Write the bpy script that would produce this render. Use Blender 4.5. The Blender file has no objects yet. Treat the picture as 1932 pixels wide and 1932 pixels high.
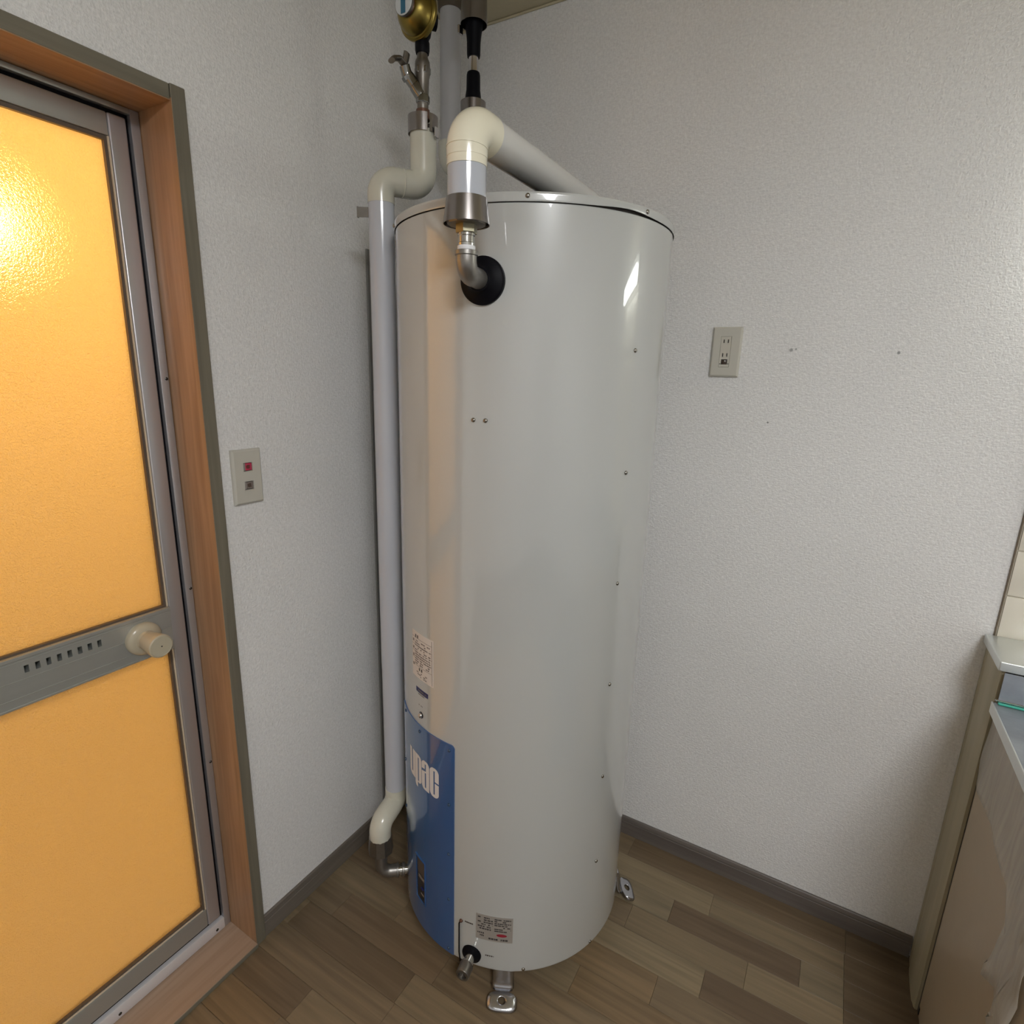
import bpy, bmesh, math, random
from mathutils import Vector, Matrix
random.seed(7)
PI = math.pi
sc = bpy.context.scene
COL = sc.collection

# ------------------------------------------------------------------ camera, view, world, lights
cam = bpy.data.cameras.new('camera'); cam_o = bpy.data.objects.new('camera', cam); COL.objects.link(cam_o)
cam.sensor_width = 36.0; cam.sensor_fit = 'HORIZONTAL'
cam.lens = 1061.763 / 1932 * 36.0
cam.clip_start = 0.02
CR = ((0.862852, -0.143321, 0.484711), (0.504697, 0.191735, -0.841736), (0.027702, 0.970926, 0.237772))
CP = (1.11613, -1.53727, 1.443794)
cam_o.matrix_world = Matrix([[*CR[i], CP[i]] for i in range(3)] + [[0, 0, 0, 1]])
sc.camera = cam_o
sc.view_settings.view_transform = 'Standard'
sc.view_settings.look = 'None'
sc.view_settings.exposure = 0.0
sc.view_settings.gamma = 1.0
sc.view_settings.use_curve_mapping = False
sc.cycles.use_denoising = True
sc.cycles.max_bounces = 10
sc.cycles.diffuse_bounces = 6
sc.cycles.transmission_bounces = 8
sc.cycles.sample_clamp_indirect = 6.0
world = bpy.data.worlds.new('sky'); sc.world = world
world.use_nodes = True
world.node_tree.nodes['Background'].inputs[0].default_value = (0.75, 0.86, 1.0, 1)
world.node_tree.nodes['Background'].inputs[1].default_value = 0.2

LAMP = (1.55, 2.15, -2.36, -1.76)        # ceiling light, x0 x1 y0 y1
LAMP_POWER = 34.0
BATH_POWER = 71.0
COUNTER_LAMP = 13.0

# ------------------------------------------------------------------ materials
def mat(name):
    m = bpy.data.materials.new(name); m.use_nodes = True
    nt = m.node_tree
    return m, nt, nt.nodes['Principled BSDF'], nt.nodes, nt.links

def simple(name, col, rough=0.5, metal=0.0, coat=0.0, spec=0.5, noise=0.0, nscale=40.0, bump=0.0, bscale=200.0, bdist=0.001):
    m, nt, b, N, L = mat(name)
    b.inputs['Base Color'].default_value = (*col, 1)
    b.inputs['Roughness'].default_value = rough
    b.inputs['Metallic'].default_value = metal
    b.inputs['Coat Weight'].default_value = coat
    b.inputs['Coat Roughness'].default_value = 0.06
    b.inputs['Specular IOR Level'].default_value = spec
    tc = N.new('ShaderNodeTexCoord')
    if noise > 0:
        n = N.new('ShaderNodeTexNoise'); n.inputs['Scale'].default_value = nscale; n.inputs['Detail'].default_value = 4
        L.new(tc.outputs['Object'], n.inputs['Vector'])
        mx = N.new('ShaderNodeMix'); mx.data_type = 'RGBA'
        mx.inputs[6].default_value = (*[c * (1 - noise) for c in col], 1)
        mx.inputs[7].default_value = (*[min(1, c * (1 + noise)) for c in col], 1)
        L.new(n.outputs['Fac'], mx.inputs[0]); L.new(mx.outputs[2], b.inputs['Base Color'])
    if bump > 0:
        n2 = N.new('ShaderNodeTexNoise'); n2.inputs['Scale'].default_value = bscale; n2.inputs['Detail'].default_value = 3
        L.new(tc.outputs['Object'], n2.inputs['Vector'])
        bp = N.new('ShaderNodeBump'); bp.inputs['Strength'].default_value = bump; bp.inputs['Distance'].default_value = bdist
        L.new(n2.outputs['Fac'], bp.inputs['Height']); L.new(bp.outputs['Normal'], b.inputs['Normal'])
    return m

def wallpaper(name, col, marks=()):
    m, nt, b, N, L = mat(name)
    b.inputs['Roughness'].default_value = 0.62
    b.inputs['Specular IOR Level'].default_value = 0.3
    tc = N.new('ShaderNodeTexCoord')
    mp = N.new('ShaderNodeMapping'); L.new(tc.outputs['Object'], mp.inputs['Vector'])
    # woven emboss: fine noise plus two sets of short strokes
    h = []
    for sx, sz, w in ((260, 110, 1.0), (110, 260, 1.0), (330, 330, 0.6)):
        q = N.new('ShaderNodeMapping'); q.inputs['Scale'].default_value = (sx, sx, sz)
        L.new(tc.outputs['Object'], q.inputs['Vector'])
        n = N.new('ShaderNodeTexNoise'); n.inputs['Scale'].default_value = 1.0; n.inputs['Detail'].default_value = 2
        n.inputs['Roughness'].default_value = 0.55
        L.new(q.outputs['Vector'], n.inputs['Vector'])
        mu = N.new('ShaderNodeMath'); mu.operation = 'MULTIPLY'; mu.inputs[1].default_value = w
        L.new(n.outputs['Fac'], mu.inputs[0]); h.append(mu.outputs[0])
    a = N.new('ShaderNodeMath'); L.new(h[0], a.inputs[0]); L.new(h[1], a.inputs[1])
    a2 = N.new('ShaderNodeMath'); L.new(a.outputs[0], a2.inputs[0]); L.new(h[2], a2.inputs[1])
    bp = N.new('ShaderNodeBump'); bp.inputs['Strength'].default_value = 0.7; bp.inputs['Distance'].default_value = 0.0022
    L.new(a2.outputs[0], bp.inputs['Height']); L.new(bp.outputs['Normal'], b.inputs['Normal'])
    rp = N.new('ShaderNodeMapRange'); rp.inputs[1].default_value = 0.9; rp.inputs[2].default_value = 1.7
    rp.inputs[3].default_value = 0.86; rp.inputs[4].default_value = 1.08
    L.new(a2.outputs[0], rp.inputs[0])
    # broad grime
    g = N.new('ShaderNodeTexNoise'); g.inputs['Scale'].default_value = 2.2; g.inputs['Detail'].default_value = 5
    L.new(tc.outputs['Object'], g.inputs['Vector'])
    gr = N.new('ShaderNodeMapRange'); gr.inputs[1].default_value = 0.3; gr.inputs[2].default_value = 0.7
    gr.inputs[3].default_value = 0.96; gr.inputs[4].default_value = 1.03
    L.new(g.outputs['Fac'], gr.inputs[0])
    ml = N.new('ShaderNodeMath'); ml.operation = 'MULTIPLY'
    L.new(rp.outputs[0], ml.inputs[0]); L.new(gr.outputs[0], ml.inputs[1])
    fac = ml.outputs[0]
    for (p, r, s) in marks:                      # little dents and scuffs in the paper
        d = N.new('ShaderNodeVectorMath'); d.operation = 'DISTANCE'; d.inputs[1].default_value = p
        L.new(tc.outputs['Object'], d.inputs[0])
        q = N.new('ShaderNodeMapRange'); q.inputs[1].default_value = r * 0.5; q.inputs[2].default_value = r
        q.inputs[3].default_value = s; q.inputs[4].default_value = 1.0
        L.new(d.outputs['Value'], q.inputs[0])
        k = N.new('ShaderNodeMath'); k.operation = 'MULTIPLY'; L.new(fac, k.inputs[0]); L.new(q.outputs[0], k.inputs[1])
        fac = k.outputs[0]
    vm = N.new('ShaderNodeVectorMath'); vm.operation = 'SCALE'; vm.inputs[0].default_value = col
    L.new(fac, vm.inputs['Scale']); L.new(vm.outputs[0], b.inputs['Base Color'])
    return m

def wood(name, c1, c2, axis, rough=0.45, scale=1.0, objcol=False):
    """grain running along axis (0,1,2)"""
    m, nt, b, N, L = mat(name)
    b.inputs['Roughness'].default_value = rough
    b.inputs['Specular IOR Level'].default_value = 0.35
    tc = N.new('ShaderNodeTexCoord'); mp = N.new('ShaderNodeMapping')
    s = [60 * scale] * 3; s[axis] = 3.0 * scale
    mp.inputs['Scale'].default_value = s
    L.new(tc.outputs['Object'], mp.inputs['Vector'])
    if objcol:
        oi = N.new('ShaderNodeObjectInfo'); ad = N.new('ShaderNodeVectorMath'); ad.operation = 'ADD'
        sc_ = N.new('ShaderNodeVectorMath'); sc_.operation = 'SCALE'; sc_.inputs['Scale'].default_value = 37.0
        L.new(oi.outputs['Color'], sc_.inputs[0])
        L.new(mp.outputs['Vector'], ad.inputs[0]); L.new(sc_.outputs[0], ad.inputs[1])
        vec = ad.outputs[0]
    else:
        vec = mp.outputs['Vector']
    n = N.new('ShaderNodeTexNoise'); n.inputs['Scale'].default_value = 1.0; n.inputs['Detail'].default_value = 5
    n.inputs['Distortion'].default_value = 0.6
    L.new(vec, n.inputs['Vector'])
    mx = N.new('ShaderNodeMix'); mx.data_type = 'RGBA'
    mr = N.new('ShaderNodeMapRange'); mr.inputs[1].default_value = 0.32; mr.inputs[2].default_value = 0.68
    L.new(n.outputs['Fac'], mr.inputs[0]); L.new(mr.outputs[0], mx.inputs[0])
    if objcol:
        for idx, k in ((6, 0.80), (7, 1.17)):
            v = N.new('ShaderNodeVectorMath'); v.operation = 'SCALE'; v.inputs['Scale'].default_value = k
            L.new(oi.outputs['Color'], v.inputs[0]); L.new(v.outputs[0], mx.inputs[idx])
    else:
        mx.inputs[6].default_value = (*c1, 1); mx.inputs[7].default_value = (*c2, 1)
    L.new(mx.outputs[2], b.inputs['Base Color'])
    bp = N.new('ShaderNodeBump'); bp.inputs['Strength'].default_value = 0.15; bp.inputs['Distance'].default_value = 0.0006
    L.new(n.outputs['Fac'], bp.inputs['Height']); L.new(bp.outputs['Normal'], b.inputs['Normal'])
    return m

def brushed(name, col, axis, rough=0.32, var=0.12, cloudy=0.0, metal=1.0):
    m, nt, b, N, L = mat(name)
    b.inputs['Metallic'].default_value = metal
    tc = N.new('ShaderNodeTexCoord'); mp = N.new('ShaderNodeMapping')
    s = [400.0] * 3; s[axis] = 4.0
    mp.inputs['Scale'].default_value = s
    L.new(tc.outputs['Object'], mp.inputs['Vector'])
    n = N.new('ShaderNodeTexNoise'); n.inputs['Scale'].default_value = 1.0; n.inputs['Detail'].default_value = 3
    L.new(mp.outputs['Vector'], n.inputs['Vector'])
    r = N.new('ShaderNodeMapRange'); r.inputs[3].default_value = rough - var; r.inputs[4].default_value = rough + var
    L.new(n.outputs['Fac'], r.inputs[0]); L.new(r.outputs[0], b.inputs['Roughness'])
    b.inputs['Base Color'].default_value = (*col, 1)
    if cloudy > 0:
        c = N.new('ShaderNodeTexNoise'); c.inputs['Scale'].default_value = 14.0; c.inputs['Detail'].default_value = 6
        L.new(tc.outputs['Object'], c.inputs['Vector'])
        mx = N.new('ShaderNodeMix'); mx.data_type = 'RGBA'
        mx.inputs[6].default_value = (*[x * (1 - cloudy) for x in col], 1)
        mx.inputs[7].default_value = (*[min(1, x * (1 + cloudy)) for x in col], 1)
        L.new(c.outputs['Fac'], mx.inputs[0]); L.new(mx.outputs[2], b.inputs['Base Color'])
    return m

def tank_paint(name, col, spots=()):
    m, nt, b, N, L = mat(name)
    b.inputs['Roughness'].default_value = 0.30
    b.inputs['Specular IOR Level'].default_value = 0.5
    b.inputs['Coat Weight'].default_value = 1.0
    b.inputs['Coat IOR'].default_value = 1.68
    b.inputs['Coat Roughness'].default_value = 0.035
    tc = N.new('ShaderNodeTexCoord')
    n = N.new('ShaderNodeTexNoise'); n.inputs['Scale'].default_value = 5.0; n.inputs['Detail'].default_value = 1
    L.new(tc.outputs['Object'], n.inputs['Vector'])
    bp = N.new('ShaderNodeBump'); bp.inputs['Strength'].default_value = 0.10; bp.inputs['Distance'].default_value = 0.004
    L.new(n.outputs['Fac'], bp.inputs['Height'])
    L.new(bp.outputs['Normal'], b.inputs['Normal']); L.new(bp.outputs['Normal'], b.inputs['Coat Normal'])
    fac = None
    for (p, r) in spots:
        d = N.new('ShaderNodeVectorMath'); d.operation = 'DISTANCE'; d.inputs[1].default_value = p
        L.new(tc.outputs['Object'], d.inputs[0])
        q = N.new('ShaderNodeMapRange'); q.inputs[1].default_value = r * 0.6; q.inputs[2].default_value = r
        q.inputs[3].default_value = 0.15; q.inputs[4].default_value = 1.0
        L.new(d.outputs['Value'], q.inputs[0])
        if fac is None: fac = q.outputs[0]
        else:
            k = N.new('ShaderNodeMath'); k.operation = 'MULTIPLY'; L.new(fac, k.inputs[0]); L.new(q.outputs[0], k.inputs[1]); fac = k.outputs[0]
    b.inputs['Base Color'].default_value = (*col, 1)
    if fac is not None:
        vm = N.new('ShaderNodeVectorMath'); vm.operation = 'SCALE'; vm.inputs[0].default_value = col
        L.new(fac, vm.inputs['Scale']); L.new(vm.outputs[0], b.inputs['Base Color'])
    return m

def emitter(name, col, strength):
    m = bpy.data.materials.new(name); m.use_nodes = True
    nt = m.node_tree; nt.nodes.remove(nt.nodes['Principled BSDF'])
    e = nt.nodes.new('ShaderNodeEmission'); e.inputs[0].default_value = (*col, 1); e.inputs[1].default_value = strength
    nt.links.new(e.outputs[0], nt.nodes['Material Output'].inputs[0])
    return m

def obscure_glass(name):
    m = bpy.data.materials.new(name); m.use_nodes = True
    nt = m.node_tree; N = nt.nodes; L = nt.links
    N.remove(N['Principled BSDF'])
    tc = N.new('ShaderNodeTexCoord')
    n = N.new('ShaderNodeTexNoise'); n.inputs['Scale'].default_value = 300.0; n.inputs['Detail'].default_value = 1.5
    n.inputs['Distortion'].default_value = 0.8
    L.new(tc.outputs['Object'], n.inputs['Vector'])
    bp = N.new('ShaderNodeBump'); bp.inputs['Strength'].default_value = 1.0; bp.inputs['Distance'].default_value = 0.0030
    L.new(n.outputs['Fac'], bp.inputs['Height'])
    tr = N.new('ShaderNodeBsdfTranslucent'); tr.inputs[0].default_value = (0.93, 0.845, 0.69, 1)
    bt = N.new('ShaderNodeBump'); bt.inputs['Strength'].default_value = 0.9; bt.inputs['Distance'].default_value = 0.0030
    L.new(n.outputs['Fac'], bt.inputs['Height']); L.new(bt.outputs['Normal'], tr.inputs['Normal'])
    rf = N.new('ShaderNodeBsdfRefraction'); rf.inputs['Color'].default_value = (0.95, 0.92, 0.85, 1)
    rf.inputs['Roughness'].default_value = 0.37; rf.inputs['IOR'].default_value = 1.25
    L.new(bp.outputs['Normal'], rf.inputs['Normal'])
    gl = N.new('ShaderNodeBsdfGlossy'); gl.inputs['Roughness'].default_value = 0.25; gl.inputs['Color'].default_value = (0.9, 0.9, 0.9, 1)
    L.new(bp.outputs['Normal'], gl.inputs['Normal'])
    m1 = N.new('ShaderNodeMixShader'); m1.inputs[0].default_value = 0.25
    L.new(tr.outputs[0], m1.inputs[1]); L.new(rf.outputs[0], m1.inputs[2])
    m2 = N.new('ShaderNodeMixShader'); m2.inputs[0].default_value = 0.05
    L.new(m1.outputs[0], m2.inputs[1]); L.new(gl.outputs[0], m2.inputs[2])
    L.new(m2.outputs[0], N['Material Output'].inputs[0])
    return m

def film_mat(name):
    m = bpy.data.materials.new(name); m.use_nodes = True
    nt = m.node_tree; N = nt.nodes; L = nt.links
    b = N['Principled BSDF']
    b.inputs['Base Color'].default_value = (0.66, 0.62, 0.55, 1); b.inputs['Roughness'].default_value = 0.28
    t = N.new('ShaderNodeBsdfTransparent')
    tc = N.new('ShaderNodeTexCoord'); mp = N.new('ShaderNodeMapping'); mp.inputs['Scale'].default_value = (1, 90, 9)
    L.new(tc.outputs['Object'], mp.inputs['Vector'])
    n = N.new('ShaderNodeTexNoise'); n.inputs['Scale'].default_value = 1.0; n.inputs['Detail'].default_value = 4
    L.new(mp.outputs['Vector'], n.inputs['Vector'])
    r = N.new('ShaderNodeMapRange'); r.inputs[3].default_value = 0.34; r.inputs[4].default_value = 0.62
    L.new(n.outputs['Fac'], r.inputs[0])
    mx = N.new('ShaderNodeMixShader')
    L.new(r.outputs[0], mx.inputs[0]); L.new(t.outputs[0], mx.inputs[1]); L.new(b.outputs[0], mx.inputs[2])
    L.new(mx.outputs[0], N['Material Output'].inputs[0])
    return m

WALLC = (0.835, 0.828, 0.815)
M = {}
M['wall_back'] = wallpaper('wallpaper_back', WALLC, [((0.985, 0, 1.518), 0.005, 0.45), ((0.995, 0, 1.520), 0.003, 0.5), ((1.2, 0, 1.513), 0.004, 0.4), ((0.955, 0, 1.345), 0.003, 0.35)])
M['wall'] = wallpaper('wallpaper_plain', WALLC)
M['ceiling'] = simple('ceiling_board', (0.52, 0.46, 0.315), 0.8, noise=0.06, nscale=90, bump=0.2, bscale=300)
M['base'] = wood('baseboard_vinyl', (0.120, 0.102, 0.090), (0.165, 0.142, 0.126), 0, 0.42)
M['base_y'] = wood('baseboard_vinyl_side', (0.135, 0.115, 0.094), (0.180, 0.155, 0.128), 1, 0.42)
M['casing'] = wood('casing_edge', (0.145, 0.130, 0.095), (0.195, 0.176, 0.130), 2, 0.5)
M['casing_y'] = wood('casing_edge_head', (0.145, 0.130, 0.095), (0.195, 0.176, 0.130), 1, 0.5)
M['jamb'] = wood('jamb_wood', (0.29, 0.165, 0.088), (0.42, 0.255, 0.145), 2, 0.36)
M['jamb_y'] = wood('jamb_wood_head', (0.29, 0.165, 0.088), (0.42, 0.255, 0.145), 1, 0.36)
M['sill'] = wood('sill_wood', (0.34, 0.235, 0.165), (0.40, 0.285, 0.205), 1, 0.5, 1.5)
M['plank'] = wood('floor_plank', None, None, 0, 0.40, 1.0, True)
M['subfloor'] = simple('subfloor', (0.02, 0.014, 0.009), 0.8)
M['alu'] = brushed('aluminium', (0.52, 0.52, 0.54), 2, 0.36, metal=0.7)
M['alu_sill_lit'] = brushed('aluminium_sill_lit', (0.80, 0.79, 0.81), 1, 0.42, metal=0.35)  # lighter aluminium: reflected light on the sill put into the colour
M['alu_y'] = brushed('aluminium_rail', (0.47, 0.485, 0.46), 1, 0.38, metal=0.65)
M['rubber'] = simple('black_rubber', (0.003, 0.003, 0.005), 0.5, spec=0.12)
M['gap_fill'] = simple('dark_gap_fill', (0.03, 0.022, 0.018), 0.6)
M['glass'] = obscure_glass('obscure_glass')
M['knob'] = simple('knob_plastic', (0.47, 0.42, 0.31), 0.3, coat=0.3)
M['tank'] = tank_paint('ivory_enamel', (0.476, 0.486, 0.472), [((0.488 + .29 * math.cos(math.radians(a)), -0.388 + .29 * math.sin(math.radians(a)), z), r) for a, z, r in ((-31, 1.262, .0016), (-27.0, 1.160, .0018), (-26.4, 1.1625, .0018), (-35.5, 1.10, .0014))])
M['blue'] = tank_paint('blue_enamel', (0.014, 0.088, 0.265))
M['print_white'] = simple('white_print', (0.72, 0.70, 0.70), 0.4)
M['label'] = simple('label_paper', (0.68, 0.635, 0.60), 0.5)
M['ink'] = simple('black_ink', (0.05, 0.045, 0.045), 0.5)
M['ink_soft'] = simple('grey_ink', (0.17, 0.15, 0.14), 0.5)
M['ink_small'] = simple('brown_ink', (0.06, 0.045, 0.035), 0.5)
M['navy'] = simple('navy_print', (0.012, 0.016, 0.11), 0.4)
M['red_print'] = simple('red_print', (0.28, 0.012, 0.03), 0.4)
M['plate_foil'] = simple('foil_plate', (0.36, 0.335, 0.305), 0.42, metal=0.25)
M['screw'] = simple('screw_metal', (0.35, 0.33, 0.30), 0.22, metal=1.0)
M['screw_dark'] = simple('screw_dark', (0.10, 0.095, 0.09), 0.25, metal=1.0)
M['zinc'] = simple('zinc_steel', (0.55, 0.56, 0.60), 0.22, metal=1.0, noise=0.12, nscale=60, bump=0.15, bscale=60, bdist=0.002)
M['dark'] = simple('black_plastic', (0.008, 0.008, 0.012), 0.3)
M['grey_pl'] = simple('grey_plastic', (0.075, 0.062, 0.055), 0.4)
M['pale_pl'] = simple('pale_plastic', (0.24, 0.21, 0.18), 0.4)
M['sleeve'] = simple('white_pvc_sleeve', (0.50, 0.525, 0.58), 0.16, coat=0.5)
M['sleeve_grey'] = simple('grey_white_pvc_sleeve', (0.66, 0.655, 0.63), 0.25, coat=0.3)  # paler, warmer sleeve for the run over the lid
M['cream'] = simple('yellowed_pvc_elbow', (0.86, 0.82, 0.66), 0.18, coat=0.5, noise=0.05, nscale=18)
M['cream2'] = simple('yellowed_pvc_grey', (0.60, 0.59, 0.50), 0.25, coat=0.3, noise=0.10, nscale=22)
M['grey_pvc'] = simple('grey_pvc', (0.45, 0.45, 0.46), 0.4)
M['brown_pvc'] = simple('brown_flange', (0.10, 0.078, 0.055), 0.5)
M['chrome'] = simple('stainless_polish', (0.60, 0.59, 0.60), 0.13, metal=1.0)
M['iron'] = simple('galvanised_iron', (0.30, 0.285, 0.265), 0.38, metal=0.9, noise=0.15, nscale=90, bump=0.2, bscale=150)
M['iron_dark'] = simple('dull_iron', (0.20, 0.185, 0.165), 0.4, metal=0.9, noise=0.2, nscale=90)
M['dark_chrome'] = simple('dark_chrome', (0.26, 0.26, 0.25), 0.16, metal=1.0)
M['band'] = simple('dull_band_steel', (0.27, 0.25, 0.24), 0.26, metal=0.9)
M['nickel'] = simple('nickel', (0.50, 0.49, 0.46), 0.2, metal=1.0)
M['bronze'] = simple('bronze', (0.28, 0.26, 0.18), 0.35, metal=1.0, noise=0.2, nscale=60)
M['brass'] = simple('brass', (0.25, 0.19, 0.05), 0.33, metal=1.0, noise=0.12, nscale=70)
M['copper'] = simple('copper_brown', (0.16, 0.085, 0.06), 0.35, metal=0.6)
M['tape'] = simple('white_tape', (0.8, 0.8, 0.82), 0.5)
M['dial'] = simple('dial_white', (0.62, 0.66, 0.68), 0.4)
M['dial_blue'] = simple('dial_blue', (0.03, 0.14, 0.24), 0.4)
M['plate'] = simple('plate_plastic', (0.55, 0.53, 0.465), 0.35)
M['insert'] = simple('socket_plastic', (0.56, 0.53, 0.46), 0.35)
M['red_lens'] = simple('red_lens', (0.52, 0.035, 0.09), 0.2, coat=0.5)
M['rocker_edge'] = simple('grey_rocker', (0.30, 0.265, 0.24), 0.3)
M['lens'] = simple('dark_lens', (0.20, 0.165, 0.145), 0.2, coat=0.5)
M['bakelite'] = simple('brown_terminal', (0.055, 0.030, 0.018), 0.2, coat=0.4)
M['tile'] = simple('cream_tile', (0.78, 0.735, 0.63), 0.2, coat=0.3)
M['grout'] = simple('tile_grout', (0.66, 0.62, 0.53), 0.8)
M['steel'] = brushed('stainless_top', (0.70, 0.725, 0.71), 0, 0.32, 0.10, metal=0.75)
M['steel_cloud'] = brushed('stainless_filmed', (0.33, 0.355, 0.39), 0, 0.50, 0.1, 0.45, metal=0.6)
M['teal'] = simple('teal_seal', (0.05, 0.42, 0.32), 0.5)
M['cab'] = simple('cabinet_laminate', (0.43, 0.35, 0.245), 0.38, noise=0.04, nscale=30)
M['filler'] = wood('filler_strip', (0.36, 0.32, 0.215), (0.42, 0.37, 0.255), 2, 0.45, 0.6)
M['film'] = film_mat('clear_film')
M['joint'] = simple('brown_joint', (0.17, 0.13, 0.085), 0.6)
M['bead'] = simple('brown_bead', (0.11, 0.082, 0.060), 0.5)
M['bead_edge'] = simple('lit_bead_edge', (0.66, 0.56, 0.42), 0.4)  # cream colour carries the light caught along the bead
M['strip'] = simple('strip_grey', (0.23, 0.225, 0.215), 0.5)
M['white_metal'] = simple('white_lamp_metal', (0.75, 0.75, 0.73), 0.4)

# ------------------------------------------------------------------ mesh helpers
class MB:
    def __init__(s): s.v = []; s.f = []
    def add(s, v, f):
        o = len(s.v); s.v += [tuple(p) for p in v]; s.f += [tuple(i + o for i in q) for q in f]; return s

def wloc(o):
    p = Vector((0, 0, 0))
    while o is not None: p += o.location; o = o.parent
    return p

def build(name, mb, m, parent=None, smooth=35, kind=None):
    me = bpy.data.meshes.new(name)
    o = bpy.data.objects.new(name, me)
    off = wloc(parent) if parent else Vector((0, 0, 0))
    me.from_pydata([(v[0] - off.x, v[1] - off.y, v[2] - off.z) for v in mb.v], [], mb.f)
    me.validate()
    bm = bmesh.new(); bm.from_mesh(me); bmesh.ops.recalc_face_normals(bm, faces=bm.faces[:]); bm.to_mesh(me); bm.free()
    me.materials.append(m)
    if smooth:
        me.polygons.foreach_set('use_smooth', [True] * len(me.polygons))
        me.set_sharp_from_angle(angle=math.radians(smooth))
    COL.objects.link(o)
    if parent: o.parent = parent
    if kind: o['kind'] = kind
    return o

def tag(o, label, cat, group=None, kind=None):
    o['label'] = label
    if cat: o['category'] = cat
    if group: o['group'] = group
    if kind: o['kind'] = kind
    return o

def thing(name, loc, label, cat, group=None, kind=None):
    o = bpy.data.objects.new(name, None); o.location = loc; o.empty_display_size = 0.05
    COL.objects.link(o)
    return tag(o, label, cat, group, kind)

def box(x0, x1, y0, y1, z0, z1, bev=0.0, seg=2):
    bm = bmesh.new()
    bmesh.ops.create_cube(bm, size=1.0)
    for v in bm.verts:
        v.co = ((x0 + x1) / 2 + v.co.x * (x1 - x0), (y0 + y1) / 2 + v.co.y * (y1 - y0), (z0 + z1) / 2 + v.co.z * (z1 - z0))
    if bev > 0:
        bmesh.ops.bevel(bm, geom=bm.edges[:], offset=bev, segments=seg, affect='EDGES', profile=0.5)
    bm.verts.index_update()
    V = [v.co[:] for v in bm.verts]; F = [[v.index for v in f.verts] for f in bm.faces]
    bm.free()
    return V, F

def frame_of(d):
    d = Vector(d).normalized()
    a = Vector((0, 0, 1)) if abs(d.z) < 0.9 else Vector((1, 0, 0))
    u = a.cross(d).normalized(); w = d.cross(u)
    return u, w, d

def lathe(profile, origin, axis=(0, 0, 1), n=32, rot=0.0, cap0=True, cap1=True, scale=(1, 1)):
    """profile of (r, s) along axis"""
    u, w, d = frame_of(axis); O = Vector(origin); V = []; F = []
    for r, s in profile:
        for k in range(n):
            a = rot + 2 * PI * k / n
            V.append(O + d * s + (u * math.cos(a) * scale[0] + w * math.sin(a) * scale[1]) * r)
    for i in range(len(profile) - 1):
        for k in range(n):
            F.append((i * n + k, i * n + (k + 1) % n, (i + 1) * n + (k + 1) % n, (i + 1) * n + k))
    if cap0: F.append(tuple(range(n))[::-1])
    if cap1: F.append(tuple((len(profile) - 1) * n + k for k in range(n)))
    return V, F

def ring_lathe(profile, origin, axis=(0, 0, 1), n=32, rot=0.0):
    """closed profile (r,s): a ring"""
    u, w, d = frame_of(axis); O = Vector(origin); V = []; F = []; m = len(profile)
    for r, s in profile:
        for k in range(n):
            a = rot + 2 * PI * k / n
            V.append(O + d * s + (u * math.cos(a) + w * math.sin(a)) * r)
    for i in range(m):
        for k in range(n):
            j = (i + 1) % m
            F.append((i * n + k, i * n + (k + 1) % n, j * n + (k + 1) % n, j * n + k))
    return V, F

def fillet(pts, rad, n=8):
    pts = [Vector(p) for p in pts]; out = [pts[0]]
    rads = rad if isinstance(rad, (list, tuple)) else [rad] * (len(pts) - 2)
    for i in range(1, len(pts) - 1):
        a = (pts[i - 1] - pts[i]).normalized(); b = (pts[i + 1] - pts[i]).normalized()
        ang = a.angle(b); t = rads[i - 1] / math.tan(ang / 2)
        c = pts[i] + (a + b).normalized() * (rads[i - 1] / math.sin(ang / 2))
        p0 = pts[i] + a * t; p1 = pts[i] + b * t
        v0 = p0 - c; v1 = p1 - c; tot = v0.angle(v1); ax = v0.cross(v1)
        if ax.length < 1e-9: out.append(pts[i]); continue
        ax.normalize()
        for k in range(n + 1):
            out.append(c + Matrix.Rotation(tot * k / n, 3, ax) @ v0)
    out.append(pts[-1])
    return out

def tube(path, r, n=24, caps=True, flat=1.0):
    path = [Vector(p) for p in path]; R = r if isinstance(r, (list, tuple)) else [r] * len(path)
    V = []; F = []
    t0 = (path[1] - path[0]).normalized(); u, w, _ = frame_of(t0)
    for i, p in enumerate(path):
        if i == 0: t = t0
        elif i == len(path) - 1: t = (path[i] - path[i - 1]).normalized()
        else: t = ((path[i] - path[i - 1]).normalized() + (path[i + 1] - path[i]).normalized()).normalized()
        u = (u - t * u.dot(t)).normalized(); w = t.cross(u)
        for k in range(n):
            a = 2 * PI * k / n
            V.append(p + (u * math.cos(a) + w * math.sin(a) * flat) * R[i])
    for i in range(len(path) - 1):
        for k in range(n):
            F.append((i * n + k, i * n + (k + 1) % n, (i + 1) * n + (k + 1) % n, (i + 1) * n + k))
    if caps:
        F.append(tuple(range(n))[::-1]); F.append(tuple((len(path) - 1) * n + k for k in range(n)))
    return V, F

def subpath(path, s0, s1):
    """part of a polyline between two arc lengths"""
    path = [Vector(p) for p in path]; out = []; acc = 0.0
    for a, b in zip(path, path[1:]):
        l = (b - a).length
        if l < 1e-9: continue
        lo, hi = max(s0, acc), min(s1, acc + l)
        if hi > lo + 1e-9:
            p = a + (b - a) * ((lo - acc) / l); q = a + (b - a) * ((hi - acc) / l)
            if not out: out.append(p)
            out.append(q)
        acc += l
    return out

def plen(path): return sum(((Vector(b) - Vector(a)).length for a, b in zip(path, path[1:])))

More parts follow.
